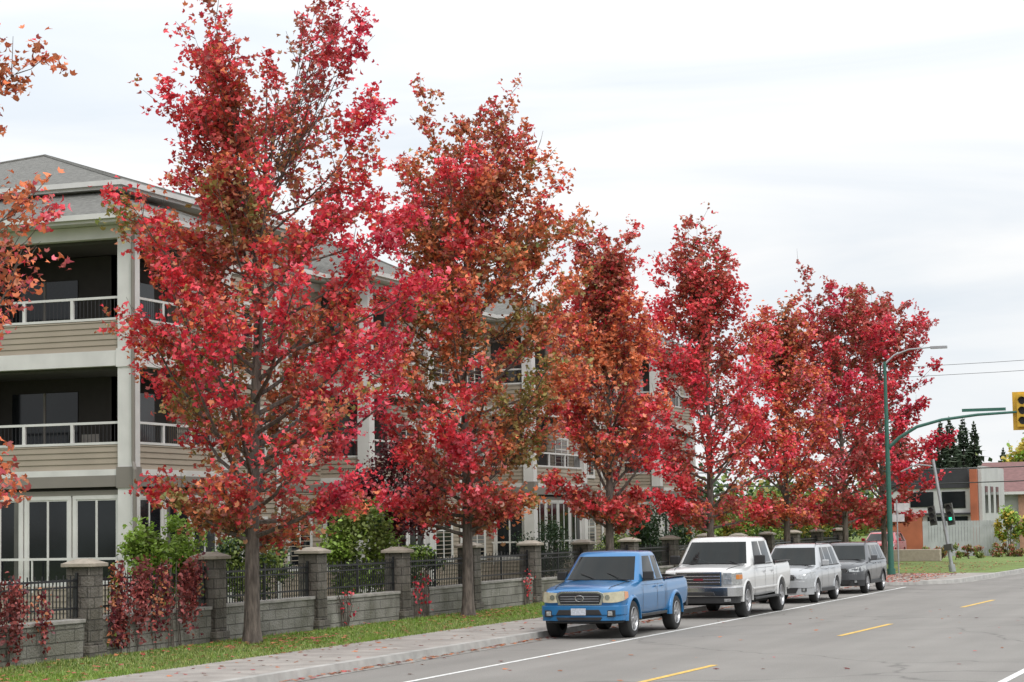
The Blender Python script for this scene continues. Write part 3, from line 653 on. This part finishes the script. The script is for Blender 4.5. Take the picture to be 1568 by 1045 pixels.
def blue_pickup(loc):
    E=empty('blue_pickup_truck',loc); hw=.90
    st=[(.11,.70,.54,.90),(.13,.76,.52,.95),(.19,.82,.50,.995),(.32,.865,.48,1.035),(.55,.89,.46,1.07),(.9,.90,.44,1.105),(1.42,.90,.42,1.155),(2.2,.90,.40,1.16),(3.38,.90,.42,1.15),(4.2,.90,.46,1.16),(5.1,.895,.52,1.17),(5.22,.87,.55,1.15)]
    bodymesh(E,BLUE,st,(.88,4.12),.385,hw,bed=(3.46,5.12,.72),crown=.045)
    cab(E,BLUE,1.34,2.06,3.40,3.24,1.13,1.765,.865,.675,[(1.74,2.26,'G'),(2.66,2.70,'P'),(2.76,2.79,'G'),(3.16,3.11,'P')])
    mb=MB()
    mb.prism(arcplan([(-.02,0),(-.01,.45),(.05,.72),(.16,.87),(.40,.925)],.14),.50,.69,0)
    mb.prism(arcplan([(.0,0),(.01,.45),(.08,.70),(.19,.85),(.38,.905)],.12),.38,.498,0)
    mb.prism(arcplan([(.06,0),(.07,.45),(.12,.65),(.24,.78),(.40,.84)],.12),.33,.378,2)
    flare(mb,.88,.435,hw,.385,.075,.045); flare(mb,4.12,.435,hw,.385,.075,.045)
    for s in (-1,1): mb.box(3.5,5.15,s*(hw-.12),s*(hw-.01),1.165,1.185,2)
    poly_x(mb,[(-.50,.50),(.50,.50),(.44,.61),(-.44,.61)],-.032,.0,2)
    poly_x(mb,[(-.46,.385),(.46,.385),(.50,.455),(-.50,.455)],-.012,.02,2)
    for s in (-1,1):
        poly_x(mb,[(s*.68-.09,.46),(s*.68+.08,.46),(s*.68+.08,.60),(s*.68-.09,.60)],.015,.07,2)
        poly_x(mb,[(s*.67-.05,.485),(s*.67+.05,.485),(s*.67+.05,.575),(s*.67-.05,.575)],-.0,.06,3)
        for x in (2.50,3.0): mb.box(x,x+.14,s*(hw+.002),s*(hw+.028),1.0,1.03,0)
        mb.box(1.5,3.4,s*(hw-.03),s*(hw+.012),.40,.46,2)
    for x,z0 in ((1.62,.52),(2.70,.52),(3.30,.50),(3.42,.50)): sideline(mb,x,z0,1.08,hw+.004,0,m=2)
    mb.obj('trim',[BLUE,CHROME,BLACK,LAMP],E,bevel=.016)
    mb=MB()
    for s in (-1,1): mb.tube([(.22,s*.58,1.03),(.32,s*.60,1.068),(.8,s*.67,1.122),(1.32,s*.74,1.17)],.006,4,0)
    mb.box(3.41,3.425,-.86,.86,.7,1.175,0); mb.box(1.26,1.42,-.70,.70,1.18,1.2,0); mb.obj('panel_gaps',SEAM,E)
    mb=MB()
    poly_x(mb,[(-.47,.70),(.47,.70),(.53,.88),(.50,.95),(.40,.985),(-.40,.985),(-.50,.95),(-.53,.88)],.055,.16,1)
    poly_x(mb,[(-.42,.725),(.42,.725),(.475,.88),(.455,.925),(.37,.95),(-.37,.95),(-.455,.925),(-.475,.88)],.045,.10,2)
    for z in (.78,.83,.88): mb.box(.035,.046,-.42,.42,z-.005,z+.005,3)
    ellipse_ring(mb,.038,.84,.10,.07,.22,1)
    mb.obj('grille',[BLUE,CHROME,BLACK,GREYP],E,bevel=.006)
    mb=MB()
    for s in (-1,1):
        lo=[(.055,.51,.755),(.065,.67,.75),(.115,.80,.76),(.25,.895,.79),(.50,.918,.84)]; hi=[(.07,.50,.955),(.08,.67,.965),(.13,.795,.975),(.27,.888,.985),(.50,.912,.965)]
        V=[(a,s*b,c) for a,b,c in lo]+[(a,s*b,c) for a,b,c in hi]; I=[(a+.1,s*(b-.08),c) for a,b,c in lo]+[(a+.1,s*(b-.08),c) for a,b,c in hi]
        fs=[(i,i+1,6+i,5+i) for i in range(4)]; mb.add(V+I,fs+[(5+i,6+i,16+i,15+i) for i in range(4)]+[(i+10,i+11,i+1,i) for i in range(4)]+[(0,5,15,10),(4,14,19,9)],0)
        mb.add([(.30,s*.905,.80),(.50,s*.924,.85),(.50,s*.918,.96),(.31,s*.898,.975)],[(0,1,2,3)],1)
        mb.add([(.052,s*.60+.055*math.cos(k*.524),.86+.055*math.sin(k*.524)) for k in range(12)],[tuple(range(12))],2)
    mb.obj('headlamps',[HAZE,AMBER,CHROME],E,smooth=True)
    mb=MB(); mb.box(-.055,-.04,-.16,.16,.50,.64); mb.obj('licence_plate',PLATE,E)
    mirror(E,BLACK,1.80,.86,1.17,1.1); wheels(E,(.88,4.12),.385,.26,hw+.035)
    mb=MB(); 
    for y0 in (-.55,.05): mb.tube([(1.38,y0,1.19),(1.56,y0+.42,1.33)],.008,4)
    mb.box(5.15,5.30,-.85,.85,.50,.66); mb.obj('wipers_and_rear_bumper',BLACK,E)
    return E
def white_pickup(loc):
    E=empty('white_pickup_truck',loc); hw=.98; E.scale=(1.0,1.03,1.04)
    st=[(.13,.80,.55,1.00),(.15,.86,.53,1.06),(.20,.915,.52,1.11),(.34,.955,.50,1.15),(.6,.975,.50,1.175),(1.0,.98,.48,1.195),(1.55,.98,.46,1.23),(2.4,.98,.44,1.24),(4.05,.98,.46,1.24),(4.7,.98,.48,1.25),(5.68,.975,.54,1.26),(5.8,.95,.56,1.23)]
    bodymesh(E,WPAINT,st,(.98,4.62),.405,hw,bed=(4.14,5.72,.78),crown=.04)
    cab(E,WPAINT,1.44,2.12,4.08,3.93,1.215,1.885,.94,.75,[(1.84,2.32,'G'),(2.80,2.84,'P'),(2.90,2.94,'G'),(3.70,3.62,'P')])
    mb=MB()
    mb.prism(arcplan([(-.02,0),(-.01,.5),(.03,.80),(.14,.95),(.40,1.0)],.14),.52,.74,1)
    mb.prism(arcplan([(.02,0),(.03,.45),(.08,.75),(.20,.90),(.36,.95)],.10),.36,.518,2)
    flare(mb,.98,.455,hw,.405,.06,.02); flare(mb,4.62,.455,hw,.405,.06,.02)
    for s in (-1,1):
        mb.box(4.15,5.76,s*(hw-.12),s*(hw-.01),1.25,1.275,2)
        for x in (2.62,3.46): mb.box(x,x+.17,s*(hw+.002),s*(hw+.03),1.04,1.075,1)
        mb.box(1.5,4.1,s*(hw+.001),s*(hw+.02),.64,.69,0); mb.box(1.5,4.2,s*(hw-.1),s*(hw+.07),.40,.45,2)
        poly_x(mb,[(s*.7-.08,.40),(s*.7+.08,.40),(s*.7+.08,.47),(s*.7-.08,.47)],.03,.08,3)
    poly_x(mb,[(-.42,.545),(.42,.545),(.38,.63),(-.38,.63)],-.032,-.0,2)
    for x in (1.72,2.84,3.72,4.1): sideline(mb,x,.52,1.16,hw+.004,m=2)
    mb.obj('trim',[WPAINT,CHROME,BLACK,LAMP],E,bevel=.016)
    mb=MB()
    for s in (-1,1): mb.tube([(.24,s*.64,1.14),(.34,s*.66,1.172),(.8,s*.72,1.212),(1.42,s*.80,1.25)],.006,4,0)
    mb.box(4.09,4.105,-.94,.94,.7,1.265,0); mb.box(1.36,1.52,-.78,.78,1.26,1.28,0); mb.obj('panel_gaps',SEAM,E)
    mb=MB(); mb.box(.05,.17,-.57,.57,.755,1.10,1); mb.box(.038,.09,-.53,.53,.785,1.07,2)
    for z in (.855,.925,.995): mb.box(.022,.045,-.53,.53,z-.013,z+.013,1)
    mb.box(.015,.03,-.12,.12,.895,.945,4)
    mb.obj('grille',[WPAINT,CHROME,BLACK,GREYP,M('red_badge',(.16,.02,.03),.3)],E,bevel=.006)
    mb=MB()
    for s in (-1,1):
        pl=[(.065,s*.60),(.085,s*.80),(.14,s*.895),(.22,s*.945),(.42,s*.985),(.40,s*.90),(.2,s*.62)]
        if s<0: pl=pl[::-1]
        mb.prism(pl,.80,1.075,0)
        pl=[(.135,s*.90),(.22,s*.953),(.42,s*.993),(.38,s*.93)]
        if s<0: pl=pl[::-1]
        mb.prism(pl,.92,1.03,1)
        mb.box(.057,.07,s*.62,s*.78,.93,.94,2)
    mb.obj('headlamps',[LAMP,AMBER,CHROME],E,bevel=.015)
    mirror(E,BLACK,1.88,.95,1.25,1.25); wheels(E,(.98,4.62),.405,.27,hw+.01,RIM,5)
    mb=MB(); mb.box(5.76,5.92,-.9,.9,.52,.70); mb.obj('rear_bumper',CHROME,E,bevel=.02)
    mb=MB()
    for y0 in (-.6,.05): mb.tube([(1.50,y0,1.27),(1.66,y0+.45,1.40)],.008,4)
    mb.obj('wipers',BLACK,E); return E
def suv(name,loc,P,Ht=1.62,hw=.885,L=4.58,grillebars=3,dark=False):
    E=empty(name,loc); k=L/4.58
    st=[(.05,.52,.44,.76),(.07,.62,.42,.80),(.12,.72,.38,.85),(.21,.80,.34,.90),(.42,.86,.32,.95),(.85,.88,.31,1.0),(1.22,.885,.30,1.03),(2.2,.885,.30,1.04),(3.6,.885,.31,1.06),(4.2,.875,.34,1.07),(4.45,.83,.38,1.04),(4.55,.74,.44,.95)]
    st=[(a*k,b*hw/.885,c,d) for a,b,c,d in st]; a1,a2=.86*k,3.50*k
    bodymesh(E,P,st,(a1,a2),.335,hw,crown=.055)
    cab(E,P,1.12*k,1.90*k,4.42*k,4.05*k,1.02,Ht,.845,.64,[(1.60*k,2.09*k,'G'),(2.28*k,2.34*k,'P'),(2.35*k,2.40*k,'G'),(3.15*k,3.12*k,'P'),(3.24*k,3.20*k,'G'),(3.95*k,3.74*k,'P')],bow=.14)
    mb=MB()
    mb.prism(arcplan([(-.01,0),(.0,.35),(.06,.60),(.18,.78),(.40,.872)],.14),.44,.64,0)
    mb.prism(arcplan([(.01,0),(.02,.35),(.08,.60),(.20,.775),(.40,.868)],.12),.25,.438,2 if dark else 0)
    poly_x(mb,[(-.42,.30),(.42,.30),(.50,.45),(-.50,.45)],-.022,.02,2)
    mb.box(-.035,-.018,-.16,.16,.49,.61,4)
    for s in (-1,1):
        poly_x(mb,[(s*.64-.07,.34),(s*.64+.07,.34),(s*.64+.07,.44),(s*.64-.07,.44)],.06,.14,2); poly_x(mb,[(s*.64-.04,.355),(s*.64+.04,.355),(s*.64+.04,.425),(s*.64-.04,.425)],.05,.12,3)
        for x in (2.08*k,2.94*k): mb.box(x,x+.15,s*(hw+.002),s*(hw+.025),.93,.96,0)
        mb.box(1.25*k,3.1*k,s*(hw-.06),s*(hw+.012),.30,.40,2)
        mb.tube([(1.95*k,s*.60,Ht+.0),(2.05*k,s*.60,Ht+.055),(3.95*k,s*.60,Ht+.05),(4.05*k,s*.60,Ht-.01)],.018,6,2)
    flare(mb,a1,.385,hw,.335,.05,.012,2 if dark else 0); flare(mb,a2,.385,hw,.335,.05,.012,2 if dark else 0)
    for x in (1.42*k,2.32*k,3.2*k): sideline(mb,x,.42,.98,hw+.004,m=2)
    mb.obj('trim',[P,CHROME,BLACK,LAMP,PLATE],E,bevel=.014)
    mb=MB(); mb.box(1.06,1.22,-.64,.64,1.065,1.085,0)
    for s in (-1,1): mb.tube([(.20,s*.50,.925),(.7,s*.66,1.018),(1.12,s*.74,1.055)],.006,4,0)
    mb.obj('panel_gaps',SEAM,E)
    mb=MB(); poly_x(mb,[(-.38,.66),(.38,.66),(.43,.74),(.37,.82),(-.37,.82),(-.43,.74)],.0,.12,1); poly_x(mb,[(-.35,.675),(.35,.675),(.395,.74),(.345,.80),(-.345,.80),(-.395,.74)],-.01,.05,2)
    for i in range(grillebars): z=.70+.035*i; mb.box(-.018,-.009,-.35,.35,z-.006,z+.006,1)
    mb.obj('grille',[P,CHROME,BLACK],E)
    mb=MB()
    for s in (-1,1):
        lo=[(.03,.44,.70),(.05,.58,.70),(.11,.715,.70),(.24,.815,.72),(.55,.882,.79)]; hi=[(.04,.43,.79),(.08,.57,.82),(.14,.705,.85),(.27,.808,.885),(.60,.876,.905)]
        V=[(a,s*b,c) for a,b,c in lo]+[(a,s*b,c) for a,b,c in hi]; I=[(a+.1,s*(b-.08),c) for a,b,c in lo]+[(a+.1,s*(b-.08),c) for a,b,c in hi]
        mb.add(V+I,[(i,i+1,6+i,5+i) for i in range(4)]+[(5+i,6+i,16+i,15+i) for i in range(4)]+[(i+10,i+11,i+1,i) for i in range(4)]+[(0,5,15,10),(4,14,19,9)],0)
    mb.obj('headlamps',[LAMP],E,smooth=True)
    mirror(E,P,1.66*k,.85,1.05,.95); wheels(E,(a1,a2),.335,.22,hw,RIM,5); return E
blue_pickup((42.6,14.30,0)); white_pickup((51.6,14.22,0))
suv('silver_suv',(60.8,14.3,0),PEARL,1.66); suv('grey_suv',(68.3,14.3,0),DSILV,1.60,dark=True)
suv('red_car',(112.0,21.3,.13),REDP,1.5)

# ---------------------------------------------------------------- street furniture
def signal_head(mb,x,y,z,h=1.05,w=.34):
    mb.box(x-.0,x+.20,y-w/2,y+w/2,z-h/2,z+h/2,0)
    for i,dz in enumerate((.33,0,-.33)):
        n=14; r=.12*h/1.05; zz=z+dz*h/1.05
        mb.add([(x-.004,y+math.cos(2*math.pi*j/n)*r,zz+math.sin(2*math.pi*j/n)*r) for j in range(n)],[tuple(range(n))],1)
        vs=[]
        for j in range(9):
            a=math.pi*j/8
            for xx in (x,x-.16): vs.append((xx,y+math.cos(a)*(r+.015),zz+math.sin(a)*(r+.015)))
        mb.add(vs,[(2*j,2*j+1,2*j+3,2*j+2) for j in range(8)],1)
YEL=M('signal_yellow',(.60,.36,.03),.5); 
E=empty('traffic_signal',(86,15.75,.13)); mb=MB()
mb.tube([(0,0,0),(0,0,.25)],.17,10); mb.tube([(0,0,.25),(0,0,5.3),(0,0,8.5)],[.12,.09,.06],10)
mb.tube([(0,0,5.0),(0,-.5,5.45),(0,-1.2,5.85),(0,-2.2,6.1),(0,-3.6,6.25),(0,-6.2,6.35)],[.075,.07,.065,.06,.055,.045],8)
mb.obj('pole_and_arm',GREENP,E,smooth=True)
mb=MB(); mb.tube([(0,0,8.4),(0,-.4,8.75),(0,-1.0,8.95),(0,-1.9,9.0)],[.04,.035,.03,.03],8); mb.box(-.1,.1,-2.5,-1.85,8.93,9.03); mb.obj('street_light',GREYP,E,smooth=True)
mb=MB(); mb.box(-.02,.04,-4.7,-3.0,6.38,6.5); mb.obj('street_name_blade',GREENP,E)
mb=MB(); signal_head(mb,-.1,-5.35,6.35,1.25,.42); mb.box(.12,.14,-5.75,-4.95,5.6,7.1,0); mb.obj('signal_head',[YEL,BLACK],E)
E=empty('pedestrian_signal',(90,13.95,.13)); mb=MB()
E.rotation_euler=(math.radians(-8),0,0)
mb.tube([(0,0,0),(0,0,.3)],.14,10); mb.tube([(0,0,.3),(0,0,4.7)],[.08,.06],10); mb.tube([(0,0,4.4),(0,.7,4.6),(0,1.4,4.4)],.03,6); mb.obj('pole',GREYP,E,smooth=True)
LITG=bpy.data.materials.new('green_lamp'); LITG.use_nodes=True; bb=LITG.node_tree.nodes['Principled BSDF']; bb.inputs['Base Color'].default_value=(.0,.5,.3,1); bb.inputs['Emission Color'].default_value=(.05,1,.6,1); bb.inputs['Emission Strength'].default_value=1.2
mb=MB(); signal_head(mb,-.1,-.30,2.35,.9,.3); signal_head(mb,-.1,.42,2.4,.8,.28); mb.box(-.112,-.106,-.36,-.24,2.1,2.22,2); mb.box(-.2,.2,-.16,.16,.9,1.15,0); mb.obj('signal_heads',[M('signal_dark',(.05,.05,.04),.5),BLACK,LITG],E)
E=empty('street_sign',(88.5,15.9,.13)); mb=MB(); mb.tube([(0,0,0),(0,0,3.0)],.03,8); mb.obj('post',GREYP,E); mb=MB(); mb.box(-.02,.0,-.5,.1,2.55,2.85); mb.box(-.02,0,-.3,.3,2.1,2.4); mb.obj('sign_plate',M('sign_white',(.6,.6,.6),.5),E)
mb=MB()
for (y0,z0,y1,z1,x) in ((40,9.7,-6,10.2,100),(40,9.3,-6,9.75,100.5)):
    mb.tube([(x,y0+(y1-y0)*t/12,z0+(z1-z0)*t/12-1.0*math.sin(math.pi*t/12)*.6) for t in range(13)],.010,4)
for (z0,x) in ((5.3,118),(4.55,119)): mb.tube([(x,40-50*t/12,z0+.8*t/12-.7*math.sin(math.pi*t/12)) for t in range(13)],.028,4)
mb.obj('power_lines',BLACK)

# ---------------------------------------------------------------- far right buildings
E=empty('orange_and_white_shop_building'); mb=MB(); W2=M('stucco_white',(.44,.44,.43),.8,var=.10,scale=.8); OR=M('orange_panel',(.36,.105,.05),.6,var=.25,scale=.8); BK=M('black_panel',(.03,.03,.035),.5)
mb.box(131,141,18.6,24.5,.1,4.1,0); mb.box(130.9,135,19.2,24.6,4.1,5.3,2); mb.box(130.5,131,18.62,19.05,.1,5.2,1); mb.box(130.9,141,18.4,18.6,.1,5.4,0); mb.box(135,141,18.6,24.5,4.1,5.4,0)
mb.box(130.7,131.0,22.0,24.4,.1,2.6,1); f=Fc(mb,'X',131); f.box(19.4,20.8,0,.04,2.9,3.9,3); f.box(21.3,22.7,0,.045,3.0,3.9,3); f.box(19.3,21.7,.0,.05,.9,2.4,3)
mb.box(130.8,130.95,19.1,22,2.5,2.62,2)
for x in (132.2,134.6,137): f=Fc(mb,'Y',18.4); f.box(x,x+1.1,0,.03,2.6,4.2,3)
mb.obj('walls',[W2,OR,BK,GLASS],E)
E=empty('white_house_with_red_roof'); mb=MB(); mb.box(145,160,10.5,20.7,.1,3.95,0)
mb.add([(144.3,9.8,3.95),(144.3,21.3,3.95),(160.7,21.3,3.95),(160.7,9.8,3.95),(152.5,9.8,6.1),(152.5,21.3,6.1)],[(0,4,5,1),(2,5,4,3),(0,3,4),(1,5,2)],1); mb.box(144.25,144.35,9.8,21.3,3.78,3.96,2)
f=Fc(mb,'X',145); f.box(16.2,17.4,0,.04,.1,2.2,4); f.box(18.5,19.8,0,.04,1.5,2.8,3); f.box(17.4,18.0,0,.3,.1,3.9,5)
mb.obj('walls_and_roof',[W2,M('red_brown_shingle',(.17,.085,.08),.9,var=.25,scale=3,stretch=(1,1,6)),WHITE,GLASS,BK,M('peach_panel',(.40,.22,.15),.7)],E)
mb=MB(); 
for i in range(26): mb.box(125,125.03,16.6+i*.17,16.6+i*.17+.155,.13,2.15)
mb.box(125.03,125.08,16.6,21,.5,.6); mb.box(125.03,125.08,16.6,21,1.8,1.9); mb.obj('white_panel_fence',M('fence_panel',(.40,.41,.42),.6,var=.12,scale=2))
mb=MB(); mb.box(111.5,112,17.9,24,.13,.75); mb.obj('low_garden_wall',M('stucco_beige',(.36,.31,.25),.9,var=.12),bevel=.03)
for i,(x,y,r) in enumerate([(113.5,19.0,.45),(114,18.3,.5),(115,17.7,.4),(117,17.2,.5),(119,17.0,.5),(121,16.2,.6),(123,16.0,.5),(121.5,15.2,.5),(122,14.4,.5)]):
    bush('low_shrub',(x,y,.35),(r,r,.45),60+i,['green','dull','olive','dgreen'],[2,.7,1.5,1],n=700,leaf=.11,clumps=8,stems=2)
bush('yellow_green_shrub',(123.5,15.9,1.6),(1.0,.9,1.2),70,['yellow','lime','green'],[2,2,1],n=1500,leaf=.18,clumps=14)
bush('yellow_green_shrub',(124.0,14.5,1.5),(.9,.9,1.0),71,['yellow','lime','green'],[1.5,2,1],n=1400,leaf=.18,clumps=14)
NM=[M('needles',(.045,.07,.04),.9,var=.4,scale=1.5),M('needles_light',(.075,.10,.06),.9,var=.3,scale=1.5)]
def spruce(x,y,h,r,seed):
    rs=random.Random(seed); E=empty('spruce_tree',(x,y,0)); mb=MB(); mb.tube([(0,0,0),(0,0,h)],[.3,.02],7); mb.obj('trunk',BARK,E); mb=MB()
    for i in range(40):
        t=i/39; z=h*(.08+.92*t); rr=r*(1-t)**.75*rs.uniform(.65,1.15)+.12
        for j in range(11):
            a=rs.uniform(0,6.28); L=rr*rs.uniform(.5,1.2); c,s=math.cos(a),math.sin(a); w=L*.13+.07
            mb.add([(0,0,z),(c*L*.6-s*w,s*L*.6+c*w,z-L*.12),(c*L,s*L,z-L*.12+rs.uniform(-.2,.25)),(c*L*.6+s*w,s*L*.6-c*w,z-L*.12),(c*L*.6,s*L*.6,z-L*.42-.15)],[(0,1,2,3),(0,1,4),(0,4,3)],rs.choice((0,0,1)))
    mb.obj('branches',NM,E)
for i,(x,y,h,w) in enumerate([(224.5,39.9,13.2,3.4),(241.2,38.2,13.0,3.6),(246.6,38.0,13.6,3.4),(251.8,37.3,13.9,3.8),(247.2,35.4,13.0,3.2),(297.7,38.8,11.5,2.6),(308.0,37.8,10.6,2.6),(297.0,41.8,10.2,2.4),(255.4,41.9,11,3.2)]):
    spruce(x,y,h,w,i)
bush('yellow_tree',(198.6,23.5,5.5),(2.6,2.6,4.2),80,['yellow','lime','green'],[3,1,1],n=3500,leaf=.4,clumps=24)
rngd=np.random.default_rng(9); P=[]
for i in range(150):
    r=rngd.uniform(280,340); a=math.radians(rngd.uniform(4,16.6)); P.append(np.array([r*math.cos(a),r*math.sin(a),0])+rngd.normal(size=(110,3))*np.array([2.5,2.5,1.8])+np.array([0,0,rngd.uniform(.5,6)]))
P=np.concatenate(P); P=P[P[:,2]>0]; leafmesh('distant_trees',P,.9,colours(P,rngd,['dgreen','green','olive','yellow'],[4,2,1,.6],10,0,sc=.2),rngd,DIA)

# ---------------------------------------------------------------- world, sun, camera
w=bpy.data.worlds.new("World"); scene.world=w; w.use_nodes=True; nt=w.node_tree; bg=nt.nodes['Background']; bg.inputs['Strength'].default_value=.1
sky=nt.nodes.new('ShaderNodeTexSky'); sky.sky_type='NISHITA'; sky.sun_disc=False
sd=Vector((-.55,-.62,.9)).normalized(); sky.sun_elevation=math.asin(sd.z); sky.sun_rotation=math.atan2(sd.x,sd.y)
tc=nt.nodes.new('ShaderNodeTexCoord'); mp=nt.nodes.new('ShaderNodeMapping'); mp.inputs['Scale'].default_value=(1.3,1.3,10); mp.inputs['Rotation'].default_value=(.06,-.05,0); mp.inputs['Location'].default_value=(.1,.0,.0); nt.links.new(tc.outputs['Generated'],mp.inputs[0])
no=nt.nodes.new('ShaderNodeTexNoise'); no.inputs['Scale'].default_value=2.1; no.inputs['Detail'].default_value=7; no.inputs['Roughness'].default_value=.5; no.inputs['Distortion'].default_value=.5; nt.links.new(mp.outputs[0],no.inputs['Vector'])
rp=nt.nodes.new('ShaderNodeValToRGB'); rp.color_ramp.elements[0].position=.34; rp.color_ramp.elements[1].position=.60
rp.color_ramp.elements[0].color=(.77,.825,.885,1); rp.color_ramp.elements[1].color=(.985,.985,.985,1); nt.links.new(no.outputs['Fac'],rp.inputs[0])
sp=nt.nodes.new('ShaderNodeSeparateXYZ'); nt.links.new(tc.outputs['Generated'],sp.inputs[0])
mr=nt.nodes.new('ShaderNodeMapRange'); mr.inputs['From Min'].default_value=.12; mr.inputs['From Max'].default_value=1; mr.inputs['To Min'].default_value=10.5; mr.inputs['To Max'].default_value=23; nt.links.new(sp.outputs[2],mr.inputs['Value'])
ml=nt.nodes.new('ShaderNodeVectorMath'); ml.operation='SCALE'; nt.links.new(rp.outputs[0],ml.inputs[0]); nt.links.new(mr.outputs[0],ml.inputs['Scale'])
mx=nt.nodes.new('ShaderNodeMix'); mx.data_type='RGBA'; mx.inputs[0].default_value=.94; nt.links.new(sky.outputs[0],mx.inputs[6]); nt.links.new(ml.outputs[0],mx.inputs[7]); nt.links.new(mx.outputs[2],bg.inputs['Color'])
sl=bpy.data.lights.new('sun','SUN'); sl.energy=1.4; sl.angle=math.radians(14); sl.color=(1,.97,.92); so=link(bpy.data.objects.new('sun',sl)); so.rotation_euler=(-sd).to_track_quat('-Z','Y').to_euler()
cd=bpy.data.cameras.new('camera'); cam=link(bpy.data.objects.new('camera',cd)); cd.sensor_width=36; cd.lens=3300/1568*36; cd.clip_end=5000; cd.clip_start=.5
pit=math.atan(280.5/3300); fwd=Vector((math.cos(TH)*math.cos(pit),math.sin(TH)*math.cos(pit),math.sin(pit)))
q=fwd.to_track_quat('-Z','Y'); cam.rotation_mode='QUATERNION'
cam.rotation_quaternion=Quaternion(fwd,math.radians(1.0))@q; cam.location=(0,0,HC)
scene.camera=cam
scene.view_settings.view_transform='Standard'; scene.view_settings.look='None'; scene.view_settings.exposure=0
